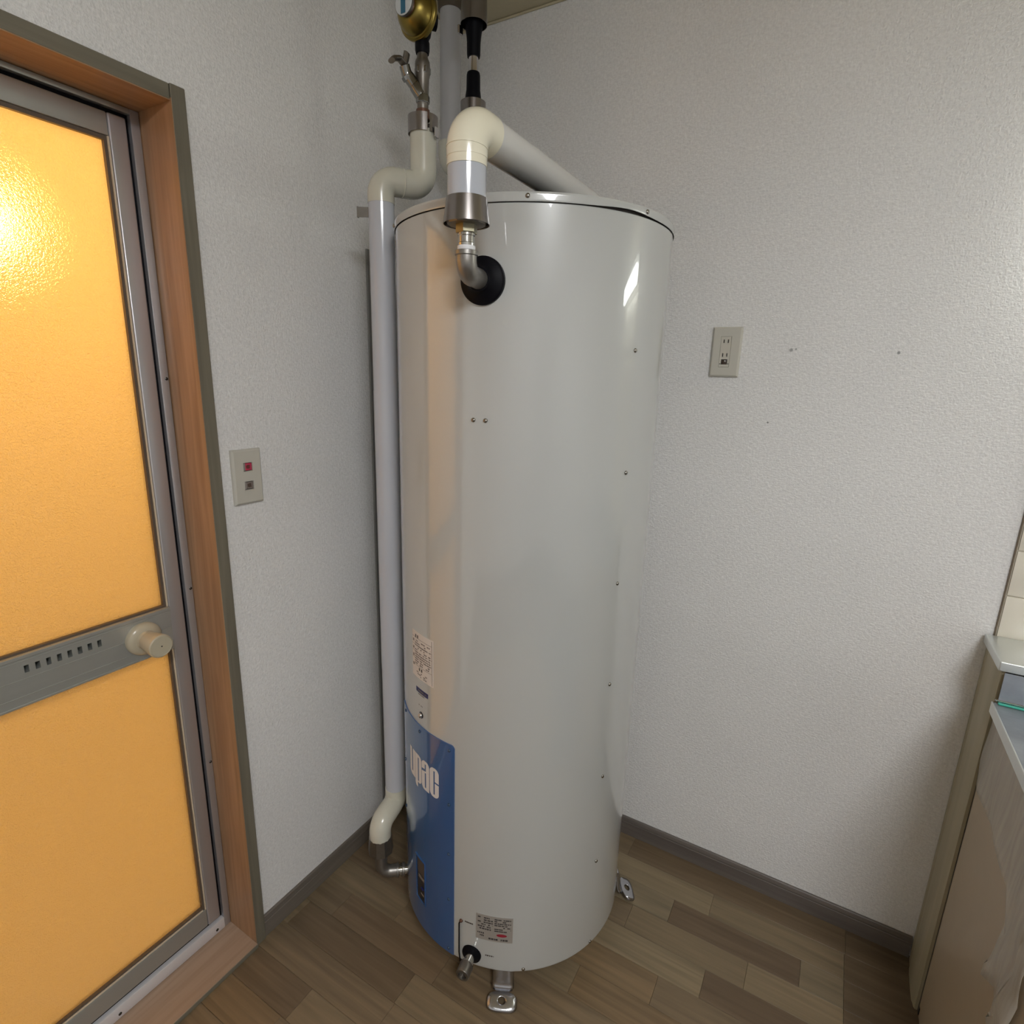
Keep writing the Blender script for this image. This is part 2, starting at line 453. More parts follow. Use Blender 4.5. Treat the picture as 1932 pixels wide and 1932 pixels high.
def extrude_xy(poly, z0, z1):
    n = len(poly); V = [(x, y, z0) for x, y in poly] + [(x, y, z1) for x, y in poly]
    F = [tuple(range(n))[::-1], tuple(range(n, 2 * n))] + [(i, (i + 1) % n, n + (i + 1) % n, n + i) for i in range(n)]
    return V, F

# ------------------------------------------------------------------ room measures
H = 2.384
RX, RY = 3.3, -3.5              # far right and front of the room
CAS_Y0, CAS_Y1 = -0.8386, -0.866
DOOR_L = -1.640                 # other jamb, outside the frame
TX, TY, TR = 0.4877, -0.3879, 0.2895
ZB, ZS, ZL = 0.090, 1.7196, 1.7365
BX = 1.471                      # where wallpaper meets tile

# ---- floor
fl = MB().add(*box(-0.002, RX, RY, 0.0, -0.03, -0.004))
floor = build('floor', fl, M['subfloor'], smooth=0)
tag(floor, 'brown wooden floor of staggered narrow planks', 'floor', kind='structure')
PW = 0.0777; Y0 = -0.0073
def P_(r, g, b): return (r, g, b, 1)
TONE = {k: P_(*[1.55 * c for c in v]) for k, v in {'l': (.142, .107, .064), 'k': (.130, .097, .058), 'm': (.120, .088, .053), 'b': (.106, .075, .045), 'd': (.094, .067, .040), 'o': (.136, .094, .052), 'g': (.128, .100, .062), 'x': (.088, .061, .037), 'L': (.158, .121, .073)}.items()}
rows = {
 -1: [(0, RX, 'm')],
 0: [(0, .73, 'm'), (.73, 1.32, 'b'), (1.32, 1.95, 'd')],
 1: [(0, .36, 'm'), (.36, .70, 'k'), (.70, .99, 'L'), (.99, 1.317, 'l'), (1.317, 1.9, 'd')],
 2: [(0, .30, 'm'), (.30, .60, 'b'), (.60, .897, 'g'), (.897, 1.221, 'x'), (1.221, 1.317, 'g'), (1.317, 1.9, 'd')],
 3: [(0, .43, 'b'), (.43, .80, 'm'), (.80, 1.104, 'k'), (1.104, 1.317, 'l'), (1.317, 1.9, 'd')],
 4: [(0, .36, 'k'), (.36, .70, 'b'), (.70, 1.015, 'L'), (1.015, 1.36, 'x'), (1.36, 1.9, 'd')],
 5: [(0, .30, 'm'), (.30, .62, 'b'), (.62, .917, 'o'), (.917, 1.25, 'm'), (1.25, 1.6, 'b')],
 6: [(0, .42, 'b'), (.42, .74, 'l'), (.74, 1.08, 'o'), (1.08, 1.4, 'm'), (1.4, 1.9, 'b')],
 7: [(0, .26, 'k'), (.26, .57, 'm'), (.57, .88, 'm'), (.88, 1.3, 'l'), (1.3, 1.9, 'm')],
 8: [(0, .107, 'm'), (.107, .45, 'b'), (.45, .77, 'm'), (.77, 1.1, 'o'), (1.1, 1.5, 'b')],
 9: [(0, .024, 'k'), (.024, .40, 'd'), (.40, .72, 'k'), (.72, 1.05, 'm'), (1.05, 1.5, 'b')],
 10: [(0, .403, 'm'), (.403, .70, 'm'), (.70, 1.02, 'k'), (1.02, 1.5, 'm')],
 11: [(0, .213, 'b'), (.213, .55, 'k'), (.55, .9, 'b'), (.9, 1.4, 'm')],
 12: [(0, .20, 'o'), (.20, .52, 'm'), (.52, .85, 'b'), (.85, 1.4, 'k')],
}
for k in range(13, 30):
    x = 0.0; L_ = []
    while x < 1.7:
        w = random.choice((.28, .31, .34)); L_.append((x, x + w, random.choice('kmboklm'))); x += w
    rows[k] = L_
for k, pl_ in rows.items():
    ya = Y0 - k * PW; yb = ya - PW
    for (xa, xb, t) in pl_:
        y_hi = min(ya, 0.0)
        o = build('plank', MB().add(*box(xa + .0002, xb - .0002, yb + .0003, y_hi - .0003, -0.004, 0.0, 0.0006, 1)), M['plank'], floor, smooth=0)
        c = TONE[t]; j = 1 + random.uniform(-.05, .05)
        o.color = (c[0] * j, c[1] * j, c[2] * j, 1)

# ---- walls and ceiling
wl = MB()
wl.add(*box(-0.12, 0.0, CAS_Y1 + 0.0037, 0.12, 0, H)).add(*box(-0.12, 0.0, DOOR_L - 0.0037, CAS_Y1 + 0.0037, 1.9007, H)).add(*box(-0.12, 0.0, RY - .12, DOOR_L - 0.0037, 0, H))
wl_o = build('wall_left', wl, M['wall'], smooth=0)
tag(wl_o, 'off-white textured wallpaper wall with the amber bathroom door', 'wall', kind='structure')
wb = build('wall_back', MB().add(*box(0.0, RX + .12, 0.0, 0.12, 0, H)), M['wall_back'], smooth=0)
tag(wb, 'off-white textured wallpaper wall behind the tank and the power outlet', 'wall', kind='structure')
# tiled area of the back wall above the kitchen counter
gy = -0.004
build('grout_bed', MB().add(*box(BX + .003, 2.30, gy, -0.0002, 0.9005, 2.13)), M['grout'], wb, smooth=0)
for i in range(8):
    for j in range(12):
        x0 = BX + .0045 + i * 0.102; z0 = 0.908 + j * 0.1015
        build('tile', MB().add(*box(x0, x0 + .1005, gy - .004, gy + .001, z0, z0 + .0990, 0.0012, 2)), M['tile'], wb)
tr = build('trim_1', MB().add(*box(BX + .0004, BX + .0026, -0.0060, -0.0002, 0.9005, 2.13)), M['joint'], smooth=0)
tag(tr, 'thin dark joint where wallpaper meets the cream tiles', 'trim', kind='structure')
tag(build('wall_right', MB().add(*box(RX, RX + .12, RY - .12, 0.0, 0, H)), M['wall'], smooth=0), 'off-white wallpaper wall on the far right, out of view', 'wall', kind='structure')
tag(build('wall_front', MB().add(*box(0.0, RX, RY - .12, RY, 0, H)), M['wall'], smooth=0), 'off-white wallpaper wall behind the viewer', 'wall', kind='structure')
ce = build('ceiling', MB().add(*box(-0.12, RX + .12, RY - .12, 0.12, H, H + .08)), M['ceiling'], smooth=0)
tag(ce, 'dull olive-beige ceiling board', 'ceiling', kind='structure')
t2 = build('trim_2', MB().add(*box(0.0005, RX, -0.006, -0.0003, H - .006, H - .0005, .0015, 1)), M['ceiling'], smooth=0)
tag(t2, 'slim ceiling edging strip above the back wall', 'trim', kind='structure')

# ---- baseboards
def base_profile(d, h): return [(0, 0), (-d, 0), (-d, h - .018), (-d + .0012, h - .016), (-d + .0012, h - .014), (-d, h - .012), (-d + .002, h - .002), (-d + .004, h), (0, h)]
pr = base_profile(.0085, .0613)
def sweep_x(prf, x0, x1, sx=1):
    n = len(prf); V = [(x0, a, b) for a, b in prf] + [(x1, a, b) for a, b in prf]
    return V, [tuple(range(n))[::-1], tuple(range(n, 2 * n))] + [(i, (i + 1) % n, n + (i + 1) % n, n + i) for i in range(n)]
tag(build('baseboard_back', MB().add(*sweep_x([(a - .0003, b + .0005) for a, b in pr], .0092, 1.462)), M['base'], smooth=20), 'taupe vinyl baseboard under the back wall', 'baseboard', kind='structure')
V, F = sweep_x([(a, b + .0005) for a, b in pr], CAS_Y0 + .0005, -0.0005)
V = [(.0003 - a, x, b) for x, a, b in V]
tag(build('baseboard_left', MB().add(V, F), M['base_y'], smooth=20), 'taupe vinyl baseboard between door casing and tank', 'baseboard', kind='structure')

# ------------------------------------------------------------------ door casing and bathroom door
XF = 0.012                                   # casing face
XA = -0.092                                  # face of the aluminium frame
ZT = 1.924
cs = thing('trim_3', (0, CAS_Y1, 0), 'brown wooden door casing around the amber bathroom door', 'door casing', kind='structure')
def casing_side(y0, y1, name):
    build(name, MB().add(*box(0.0003, XF, min(y0, y1), max(y0, y1), -0.0, ZT, .0012, 1)), M['casing'], cs, smooth=0)
casing_side(CAS_Y0, CAS_Y1 + .0005, 'casing_side')
casing_side(DOOR_L - .028, DOOR_L, 'casing_side')
build('casing_head', MB().add(*box(0.0003, XF - .0015, DOOR_L + .0005, CAS_Y1 - .0005, 1.8975, ZT - .001, .0012, 1)), M['casing_y'], cs, smooth=0)
build('jamb', MB().add(*box(-0.1195, XF - .0005, CAS_Y1, CAS_Y1 + .0035, 0.0, 1.901)), M['jamb'], cs, smooth=0)
build('jamb', MB().add(*box(-0.1195, XF - .0005, DOOR_L - .0035, DOOR_L, 0.0, 1.901)), M['jamb'], cs, smooth=0)
build('jamb_head', MB().add(*box(-0.1195, XF - .002, DOOR_L + .0005, CAS_Y1 - .0003, 1.8965, 1.9005)), M['jamb_y'], cs, smooth=0)
# sloping wooden sill
prs = [(-.1195, 0.0), (XF + .004, 0.0), (XF + .004, .0115), (XF + .003, .0125), (-.1195, .017)]
V, F = sweep_x(prs, DOOR_L + .0005, CAS_Y1 - .0005)
V = [(a, x, b) for x, a, b in V]
build('sill', MB().add(V, F), M['sill'], cs, smooth=20)

build('sill_edge', MB().add(*box(XF + .0041, XF + .0058, DOOR_L - .0005, CAS_Y1 + .0005, .0004, .0118, .0005, 1)), M['casing_y'], cs, smooth=0)
D0, D1 = DOOR_L + .0008, CAS_Y1 - .0012       # door opening in y
dr = thing('door_1', (XA, (D0 + D1) / 2, 0.02), 'aluminium bathroom door with two amber-lit obscure panes', 'door', kind='structure')
# fixed aluminium frame
fr = MB()
fr.add(*box(-.118, XA, D1 - .0165, D1, .0175, 1.8955, .0015, 2))
fr.add(*box(-.118, XA, D0, D0 + .0165, .0175, 1.8955, .0015, 2))
build('door_frame', fr, M['alu'], dr)
fr = MB()
fr.add(*box(-.118, XA, D0 + .0165, D1 - .0165, 1.886, 1.8955, .0015, 2))
build('frame_head', fr, M['alu_y'], dr)
fr = MB()
fr.add(*box(-.118, XA + .002, D0 + .0166, D1 - .0166, .0178, .050, .002, 2))
build('frame_sill', fr, M['alu_sill_lit'], dr)
g = MB()
g.add(*box(-.1175, XA - .010, D0 + .0166, D1 - .0166, .0505, .060)).add(*box(-.1175, XA - .010, D0 + .0166, D1 - .0166, 1.878, 1.8858))
g.add(*box(-.1175, XA - .010, D1 - .0245, D1 - .0167, .0605, 1.8775)).add(*box(-.1175, XA - .010, D0 + .0167, D0 + .0245, .0605, 1.8775))
build('gap_fill', g, M['rubber'], dr, smooth=0)  # black fill in the gap between frame and leaf
# screws of the frame on jamb strip and sill
def dome(o, ax, r, h, n=12): return lathe([(r, 0), (r, h * .35), (r * .72, h * .8), (r * .3, h)], o, ax, n)
for z in (1.415, .958, .509):
    build('screw', MB().add(*dome((XA + .0002, D1 - .005, z), (1, 0, 0), .0032, .0018)), M['screw_dark'], dr)
for y in (-.905, -1.135, -1.38):
    build('screw', MB().add(*dome((XA + .0022, y, .030), (1, 0, 0), .0036, .002)), M['screw_dark'], dr)
# leaf
S0 = D1 - .0250; S1 = D1 - .0560              # right stile
LS1 = D0 + .0250; LS0 = D0 + .0560
ZBOT, ZTOP = .0615, 1.877
def stile(ya, yb):
    lo_, hi_ = min(ya, yb), max(ya, yb)
    mb = MB().add(*box(-.117, XA + .001, lo_, hi_, ZBOT, ZTOP, .003, 3))
    return build('stile', mb, M['alu'], dr)
stile(S0, S1); stile(LS1, LS0)
build('top_rail', MB().add(*box(-.117, XA - .001, LS0 + .0004, S1 - .0004, 1.8385, ZTOP, .002, 2)), M['alu_y'], dr)
build('bottom_rail', MB().add(*box(-.117, XA - .001, LS0 + .0004, S1 - .0004, ZBOT, .112, .003, 2)), M['alu_y'], dr)
ra, rb_ = .838, .928
rail = MB()
# mid rail with a row of vent slots cut through its face
slots = [-1.0627 - .0167 * k for k in range(8)]
sz0, sz1 = .898, .912
xf = XA + .004
rail.add(*box(-.116, xf, LS0 + .0004, S1 - .0004, ra, sz0)).add(*box(-.116, xf, LS0 + .0004, S1 - .0004, sz1, rb_))
edges = [S1 - .0004]
for s in slots: edges += [s + .0036, s - .0036]
edges.append(LS0 + .0004)
for i in range(0, len(edges), 2): rail.add(*box(-.116, xf, edges[i + 1], edges[i], sz0, sz1))
rail_o = build('mid_rail', rail, M['alu_y'], dr, smooth=0)
build('rail_lip', MB().add(*box(xf - .006, xf + .003, LS0 + .0004, S1 - .0004, rb_ - .002, rb_ + .0055, .001, 1)), M['alu_y'], dr)
build('rail_lip', MB().add(*box(xf - .006, xf + .0015, LS0 + .0004, S1 - .0004, ra - .003, ra + .002, .001, 1)), M['alu_y'], dr)
for za, zb in ((.9205, .9222), (.8865, .8878), (.8545, .8558)):
    build('rail_rib', MB().add(*box(xf - .001, xf + .0007, LS0 + .0006, S1 - .0006, za, zb, .0004, 1)), M['alu_y'], dr)
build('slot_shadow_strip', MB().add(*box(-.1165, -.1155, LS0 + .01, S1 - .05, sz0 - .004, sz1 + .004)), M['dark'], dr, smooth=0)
# glazing beads and panes
def glazing(z0, z1):
    b = MB(); w = .0085; x1 = XA - .004; x0 = -.114
    b.add(*box(x0, x1, S1 - w, S1 - .0004, z0, z1)).add(*box(x0, x1, LS0 + .0004, LS0 + w, z0, z1))
    b.add(*box(x0, x1, LS0 + w, S1 - w, z0, z0 + w)).add(*box(x0, x1, LS0 + w, S1 - w, z1 - w * .8, z1))
    build('glazing_bead', b, M['bead'], dr, smooth=0)
    b = MB(); 
    b.add(*box(x1 - .002, x1 + .0030, S1 - w * .36, S1 - .0006, z0, z1)).add(*box(x1 - .002, x1 + .0022, LS0 + w, S1 - w, z0 + .0005, z0 + w * .45))
    build('bead_edge', b, M['bead_edge'], dr, smooth=0)
    xg = -.104
    p = MB().add([(xg, LS0 + w * .5, z0 + w * .5), (xg, S1 - w * .5, z0 + w * .5), (xg, S1 - w * .5, z1 - w * .4), (xg, LS0 + w * .5, z1 - w * .4)], [(0, 1, 2, 3)])
    build('pane', p, M['glass'], dr, smooth=0)
glazing(rb_ + .0005, 1.838)
glazing(.1125, ra - .0005)
# door knob
ky, kz = -.984, .884
build('knob_rosette', MB().add(*lathe([(.035, 0), (.035, .006), (.033, .010), (.0275, .0135), (.020, .015), (.0175, .020)], (xf + .0002, ky, kz), (1, 0, 0), 40)), M['knob'], dr)
kn = build('knob', MB().add(*lathe([(.0180, .0), (.019, .006), (.0222, .022), (.0238, .036), (.0244, .044), (.0236, .0475), (.0212, .049), (.0207, .0484), (.0, .0484)], (xf + .0202, ky, kz), (1, 0, 0), 40, cap1=False)), M['knob'], dr)
build('keyhole', MB().add(*lathe([(.0014, 0), (.0014, .0006)], (xf + .0202 + .0485, ky + .001, kz), (1, 0, 0), 12)), M['dark'], kn)

# bathroom beyond the door
bw = MB()
BX0, BY0, BY1, BZ = -1.75, -2.1, -0.15, 2.2
bw.add(*box(BX0 - .05, BX0, BY0, BY1, 0, BZ)).add(*box(BX0, -.121, BY1, BY1 + .05, 0, BZ)).add(*box(BX0, -.121, BY0 - .05, BY0, 0, BZ)).add(*box(BX0, -.121, BY0, BY1, BZ, BZ + .05)).add(*box(BX0, -.121, BY0, BY1, -.05, 0.0))
M['bath'] = simple('bathroom_panel', (0.88, 0.855, 0.80), 0.5)
tag(build('wall_bathroom', bw, M['bath'], smooth=0), 'pale bathroom enclosure behind the frosted door', 'wall', kind='structure')
bl = thing('bathroom_lamp', (-0.66, -1.00, 1.73), 'warm round lamp glowing behind the frosted bathroom door', 'lamp')
gx, gyy, gz = -0.66, -1.00, 1.73
build('lamp_globe', MB().add(*lathe([(.07 * math.sin(PI * i / 16) + 1e-4, -.07 * math.cos(PI * i / 16)) for i in range(17)], (gx, gyy, gz), (0, 1, 0), 24, cap0=False, cap1=False)), emitter('warm_globe', (1.0, 0.53, 0.125), BATH_POWER), bl)
build('lamp_base', MB().add(*lathe([(.04, 0), (.04, .03), (.02, .03), (.02, .77)], (gx, gyy + .068, gz), (0, 1, 0), 24)), M['white_metal'], bl)

# ------------------------------------------------------------------ water heater
wh = thing('water_heater', (TX, TY, 0), 'tall ivory cylindrical electric water heater in the corner', 'water heater')
def cyl(th, z, r=TR):
    a = math.radians(th); return (TX + r * math.cos(a), TY + r * math.sin(a), z)
def patch(mb, t0, t1, z0, z1, r0, r1, step=2.0):
    """curved slab between two angles, radii r0 (inside) and r1"""
    n = max(1, int(math.ceil(abs(t1 - t0) / step))); V = []; F = []
    for i in range(n + 1):
        t = t0 + (t1 - t0) * i / n
        V += [cyl(t, z0, r1), cyl(t, z1, r1), cyl(t, z1, r0), cyl(t, z0, r0)]
    for i in range(n):
        a = i * 4; b = a + 4
        F += [(a, b, b + 1, a + 1), (a + 1, b + 1, b + 2, a + 2), (a + 2, b + 2, b + 3, a + 3), (a + 3, b + 3, b, a)]
    F += [(0, 1, 2, 3), (n * 4 + 3, n * 4 + 2, n * 4 + 1, n * 4)]
    mb.add(V, F)
    return mb
def radial(th):
    a = math.radians(th); return (math.cos(a), math.sin(a), 0)
NS = 128
build('tank_body', MB().add(*lathe([(TR - .02, ZB + .001), (TR - .001, ZB + .0005), (TR, ZB + .0025), (TR, ZB + .0050), (TR, .5), (TR, 1.1), (TR, 1.5), (TR, ZS - .0040), (TR, ZS - .0012), (TR - .0012, ZS), (TR - .006, ZS), (TR - .006, ZL - .004)], (TX, TY, 0), (0, 0, 1), NS)), M['tank'], wh)
# lid, sprung up a little at its right-hand side
prof = [(TR + .0018, ZS + .0008), (TR + .0024, ZS + .002), (TR + .0024, ZS + .0035), (TR + .0024, ZL - .0055), (TR + .0024, ZL - .004), (TR + .0014, ZL - .0012), (TR - .002, ZL), (TR - .010, ZL - .001), (TR - .02, ZL - .004), (.0005, ZL - .004)]
V, F = lathe(prof, (TX, TY, 0), (0, 0, 1), NS, cap0=False, cap1=True)
# inner skirt so that the lid has thickness
V2 = []
for (x, y, z) in V:
    th = math.degrees(math.atan2(y - TY, x - TX)); d = math.hypot(x - TX, y - TY)
    if z < ZS + .004 and d > TR:
        e = math.exp(-((th + 27) / 11) ** 2); z += .0042 * e
    V2.append((x, y, z))
lid = build('lid', MB().add(V2, F), M['tank'], wh)
build('lid_shadow_gap', MB().add(*lathe([(TR - .0055, ZS - .001), (TR - .0055, ZS + .008)], (TX, TY, 0), (0, 0, 1), 64, cap0=False, cap1=False)), M['gap_fill'], wh)  # dark ring, shade inside the lid gap put into the colour

scr_me = bpy.data.meshes.new('screw')
V, F = lathe([(.0042, 0), (.0042, .0010), (.0034, .0024), (.0018, .0031), (.0002, .0033)], (0, 0, 0), (1, 0, 0), 14, cap1=False)
scr_me.from_pydata([tuple(v) for v in V], [], F); scr_me.materials.append(M['screw'])
scr_me.polygons.foreach_set('use_smooth', [True] * len(scr_me.polygons))
scr_bl = scr_me.copy(); scr_bl.name = 'panel_screw'; scr_bl.materials.clear()
M['screw_blue'] = simple('painted_screw', (0.05, 0.09, 0.16), 0.25, metal=0.3)
scr_bl.materials.append(M['screw_blue'])
def screw(parent, th, z, r, me=scr_me, s=1.0):
    o = bpy.data.objects.new('screw', me); COL.objects.link(o); o.parent = parent
    p = Vector(cyl(th, z, r)) - wloc(parent)
    o.location = p; o.rotation_euler = (0, 0, math.radians(th)); o.scale = (s, s, s)
    return o
for z in (1.493, 1.262, 1.031, .800, .569, .337, .097): screw(wh, -18.5, z, TR)
screw(wh, -54.6, .098, TR); screw(wh, -81.2, 1.3605, TR); screw(wh, -76.5, 1.3605, TR)
for th in (-136.4, -63.6, -18.2, 27, 72, 117, 162): screw(lid, th, 1.7285, TR + .0024, s=.95)

# blue access panel with a real opening for the breaker
ap = MB(); P0, P1 = -133.2, -88.4; PZ0, PZ1 = .0925, .664; rP0, rP1 = TR - .0005, TR + .0022
patch(ap, P0, -115.7, PZ0, PZ1, rP0, rP1); patch(ap, -107.5, -90.4, PZ0, PZ1, rP0, rP1)
patch(ap, -115.7, -107.5, PZ0, .167, rP0, rP1); patch(ap, -115.7, -107.5, .2945, PZ1, rP0, rP1)
cr = 8
for i in range(cr):                       # rounded top right corner
    a0 = i / cr; t0 = -90.4 + 2.0 * a0; t1 = -90.4 + 2.0 * (i + 1) / cr
    q = (i + .5) / cr
    patch(ap, t0, t1, PZ0, PZ1 - .010 * (1 - math.sqrt(max(0, 1 - q * q))), rP0, rP1)
panel = build('access_panel', ap, M['blue'], wh); panel['label'] = 'glossy blue access panel on the lower front'
for th, z in ((-127.6, .653), (-110.4, .649), (-91.0, .649), (-130.4, .508), (-91.0, .511), (-131.3, .368), (-91.1, .378), (-91.1, .251), (-91.1, .106)):
    screw(panel, th, z, rP1, scr_bl, .9)
rim = MB(); e = .35
patch(rim, -115.7, -107.5, .2935, .2965, TR, rP1 + .0022); patch(rim, -107.5, -107.1, .167, .2965, TR, rP1 + .0018)
build('window_rim', rim, M['blue'], panel)
bk = build('breaker_window', MB().add(*[*patch(MB(), -115.7, -107.5, .167, .2935, TR - .0006, TR + .0004).__dict__.values()]), M['dark'], wh)
def cp(t0, t1, z0, z1, r0, r1): 
    q = patch(MB(), t0, t1, z0, z1, r0, r1); return q
build('breaker_cover', cp(-114.6, -107.9, .246, .2905, TR, TR + .0010), M['grey_pl'], bk)
build('breaker_strip', cp(-113.9, -108.5, .232, .2395, TR, TR + .0010), M['pale_pl'], bk)
build('breaker_lever', cp(-111.0, -109.2, .206, .210, TR, TR + .0030), M['navy'], bk)
build('breaker_mark', cp(-111.6, -109.2, .186, .1905, TR, TR + .0010), M['pale_pl'], bk)

# lettering: four heavy condensed letters on the blue panel
def ell(t, z, t0, t1, z0, z1, rt, rz, c=(1, 1, 1, 1)):
    """inside a box with elliptical corners; c = round flags (lt, rt, rb, lb)"""
    if not (t0 <= t <= t1 and z0 <= z <= z1): return False
    for flag, ct, cz, st, sz in ((c[0], t0 + rt, z1 - rz, -1, 1), (c[1], t1 - rt, z1 - rz, 1, 1), (c[2], t1 - rt, z0 + rz, 1, -1), (c[3], t0 + rt, z0 + rz, -1, -1)):
        if flag and (t - ct) * st > 0 and (z - cz) * sz > 0:
            if ((t - ct) / rt) ** 2 + ((z - cz) / rz) ** 2 > 1: return False
    return True
def L_u(t, z):
    if not ell(t, z, -120.9, -115.15, .5105, .583, 2.4, .012, (0, 0, 0, 1)): return False
    return not (-118.75 < t < -117.55 and z > .521)
def L_p(t, z):
    if -112.45 < t < -111.5 and .5125 < z < .575: return False
    if ell(t, z, -115.0, -109.2, .508, .583, 2.6, .012, (0, 1, 1, 0)) and not (t < -111.6 and z < .5085): 
        if not (-112.5 < t < -111.6 and z < .5095): return True
    return ell(t, z, -115.0, -112.5, .495, .53, 1.6, .010, (0, 0, 0, 1))
def L_a(t, z):
    if not ell(t, z, -108.95, -103.25, .5065, .583, 2.2, .012, (1, 1, 0, 1)): return False
    if -106.5 < t < -105.6 and .5135 < z < .5525: return False
    if -106.5 < t < -105.6 and .5615 < z < .575: return False
    if t < -105.6 and .5555 + (t + 107) * .0012 < z < .5615 + (t + 107) * .0008: return False
    return True
def L_c(t, z):
    if not ell(t, z, -102.85, -96.95, .5065, .583, 2.6, .013, (1, 1, 1, 1)): return False
    if -100.35 < t < -99.5 and .514 < z < .5755: return False
    if t >= -99.5 and .5435 - (t + 98) * .0004 < z < .5475 - (t + 98) * .0004: return False
    return True
def letter(name, fn, t0, t1, z0, z1):
    mb = MB(); dz = .0006; dt = .06; nz = int((z1 - z0) / dz) + 1
    for j in range(nz):
        z = z0 + j * dz; run = None; k = 0; t = t0
        while t <= t1 + dt:
            ins = t <= t1 and fn(t, z + dz / 2)
            if ins and run is None: run = t
            if not ins and run is not None:
                n = max(1, int((t - run) / 1.4)); V = []; F = []
                for i in range(n + 1):
                    tt = run + (t - run) * i / n
                    V += [cyl(tt, z, rP1 + .0004), cyl(tt, z + dz, rP1 + .0004)]
                F = [(2 * i, 2 * i + 2, 2 * i + 3, 2 * i + 1) for i in range(n)]
                mb.add(V, F); run = None
            t += dt
    return build(name, mb, M['print_white'], panel)
letter('letter_u', L_u, -121.2, -115.0, .508, .585)
letter('letter_p', L_p, -115.2, -109.0, .493, .585)
letter('letter_a', L_a, -109.1, -103.1, .505, .585)
letter('letter_c', L_c, -103.0, -96.8, .505, .585)

# paper notice
def dashes(t0, t1, z0, z1, rows_, cover, r, seed, dash=(.5, 1.6)):
    rg = random.Random(seed); mb = MB(); h = (z1 - z0) / rows_
    for k in range(rows_):
        t = t0; zz = z0 + k * h
        while t < t1:
            w = rg.uniform(*dash)
            if rg.random() < cover: patch(mb, t, min(t + w, t1), zz + h * .22, zz + h * .74, r, r + .0002)
            t += w + rg.uniform(.12, .35)
    return mb
lb = build('warning_label', cp(-116.9, -100.5, .7805, .8905, TR - .0002, TR + .0005), M['label'], wh)
lb['label'] = 'cream paper notice with fine dark lines of print'
r1 = TR + .0006
mk = MB()
for t, z in ((-113.9, .8765), (-112.2, .8765), (-110.9, .8005), (-109.1, .8005)): build('heading_mark', cp(t, t + .9, z, z + .007, r1, r1 + .0002), M['ink'], lb)
build('fine_print', dashes(-114.2, -102.2, .812, .872, 11, .72, r1, 3), M['ink_soft'], lb)
build('fine_print', dashes(-113.0, -104.5, .7845, .7975, 3, .55, r1, 5), M['ink_soft'], lb)
ic = MB()
for z in (.864, .846, .828, .806): patch(ic, -116.2, -115.0, z, z + .006, r1, r1 + .0002)
build('hazard_mark', ic, M['ink_soft'], lb)
ru = MB()
for z in (.8755, .858, .8425, .826, .8100): patch(ru, -116.6, -101.3, z, z + .0006, r1, r1 + .0002)
patch(ru, -101.4, -101.2, .783, .888, r1, r1 + .0002)
build('ruled_line', ru, M['ink_soft'], lb)
bd = build('badge', cp(-113.7, -104.2, .7455, .7565, TR - .0002, TR + .0005), M['navy'], wh); bd['label'] = 'small navy blue badge'
build('badge_print', dashes(-112.6, -105.2, .7475, .7545, 1, .85, r1, 8, (.5, .9)), M['ink_soft'], bd)
build('fine_print', dashes(-112.0, -106.8, .7395, .7440, 1, .9, r1 - .0005, 9, (.4, .8)), M['ink_soft'], wh)
build('fine_print', dashes(-111.6, -108.5, .7130, .7170, 1, .8, r1 - .0005, 10, (.4, .8)), M['ink_soft'], wh)
rk = build('reset_knob', MB().add(*lathe([(.0062, 0), (.0062, .003), (.005, .0055), (.0035, .007), (.0005, .0078)], cyl(-109.6, .6925), radial(-109.6), 18)), M['chrome'], wh)
build('knob_seat', MB().add(*lathe([(.0078, -.0005), (.0078, .0012), (.0064, .0018)], cyl(-109.6, .6925), radial(-109.6), 18)), M['dark'], wh)
# rating plate
npx = build('rating_plate', cp(-77.1, -60.0, .1745, .2450, TR - .0002, TR + .0006), M['plate_foil'], wh); npx['label'] = 'small silver rating plate with dark print'
r2 = TR + .0007
build('fine_print', dashes(-76.2, -69.2, .203, .241, 6, .62, r2, 21, (.4, 1.4)), M['ink'], npx)
build('fine_print', dashes(-68.4, -60.9, .203, .241, 7, .72, r2, 22, (.5, 2.0)), M['ink'], npx)
build('fine_print', dashes(-76.3, -73.2, .183, .197, 2, .85, r2, 23, (.4, .9)), M['ink'], npx)
build('fine_print', dashes(-71.0, -62.0, .177, .186, 1, .85, r2, 24, (.4, 1.2)), M['ink'], npx)
ov = MB(); n = 24; V = [cyl(-65.0, .1945, r2 + .0003)]; 
for k in range(n): V.append(cyl(-65.0 + 2.4 * math.cos(2 * PI * k / n), .1945 + .0042 * math.sin(2 * PI * k / n), r2 + .0003))
ov.add(V, [(0, 1 + k, 1 + (k + 1) % n) for k in range(n)])
build('red_mark', ov, M['red_print'], npx)
build('fine_print', dashes(-82.6, -78.5, .2050, .2120, 1, .95, r1 - .0005, 31, (.5, .9)), M['ink_small'], wh)
build('fine_print', dashes(-72.4, -68.4, .1265, .1335, 1, .97, r1 - .0005, 32, (.5, .9)), M['ink_small'], wh)
# hot outlet grommet
og = build('outlet_grommet', MB().add(*lathe([(.0400, -.006), (.0400, .0045), (.0385, .0065), (.036, .0075), (.027, .012), (.0215, .017), (.0195, .021), (.0165, .0215)], cyl(-78.2, 1.598), radial(-78.2), 48)), M['rubber'], wh)
og['label'] = 'black rubber cone around the hot outlet'
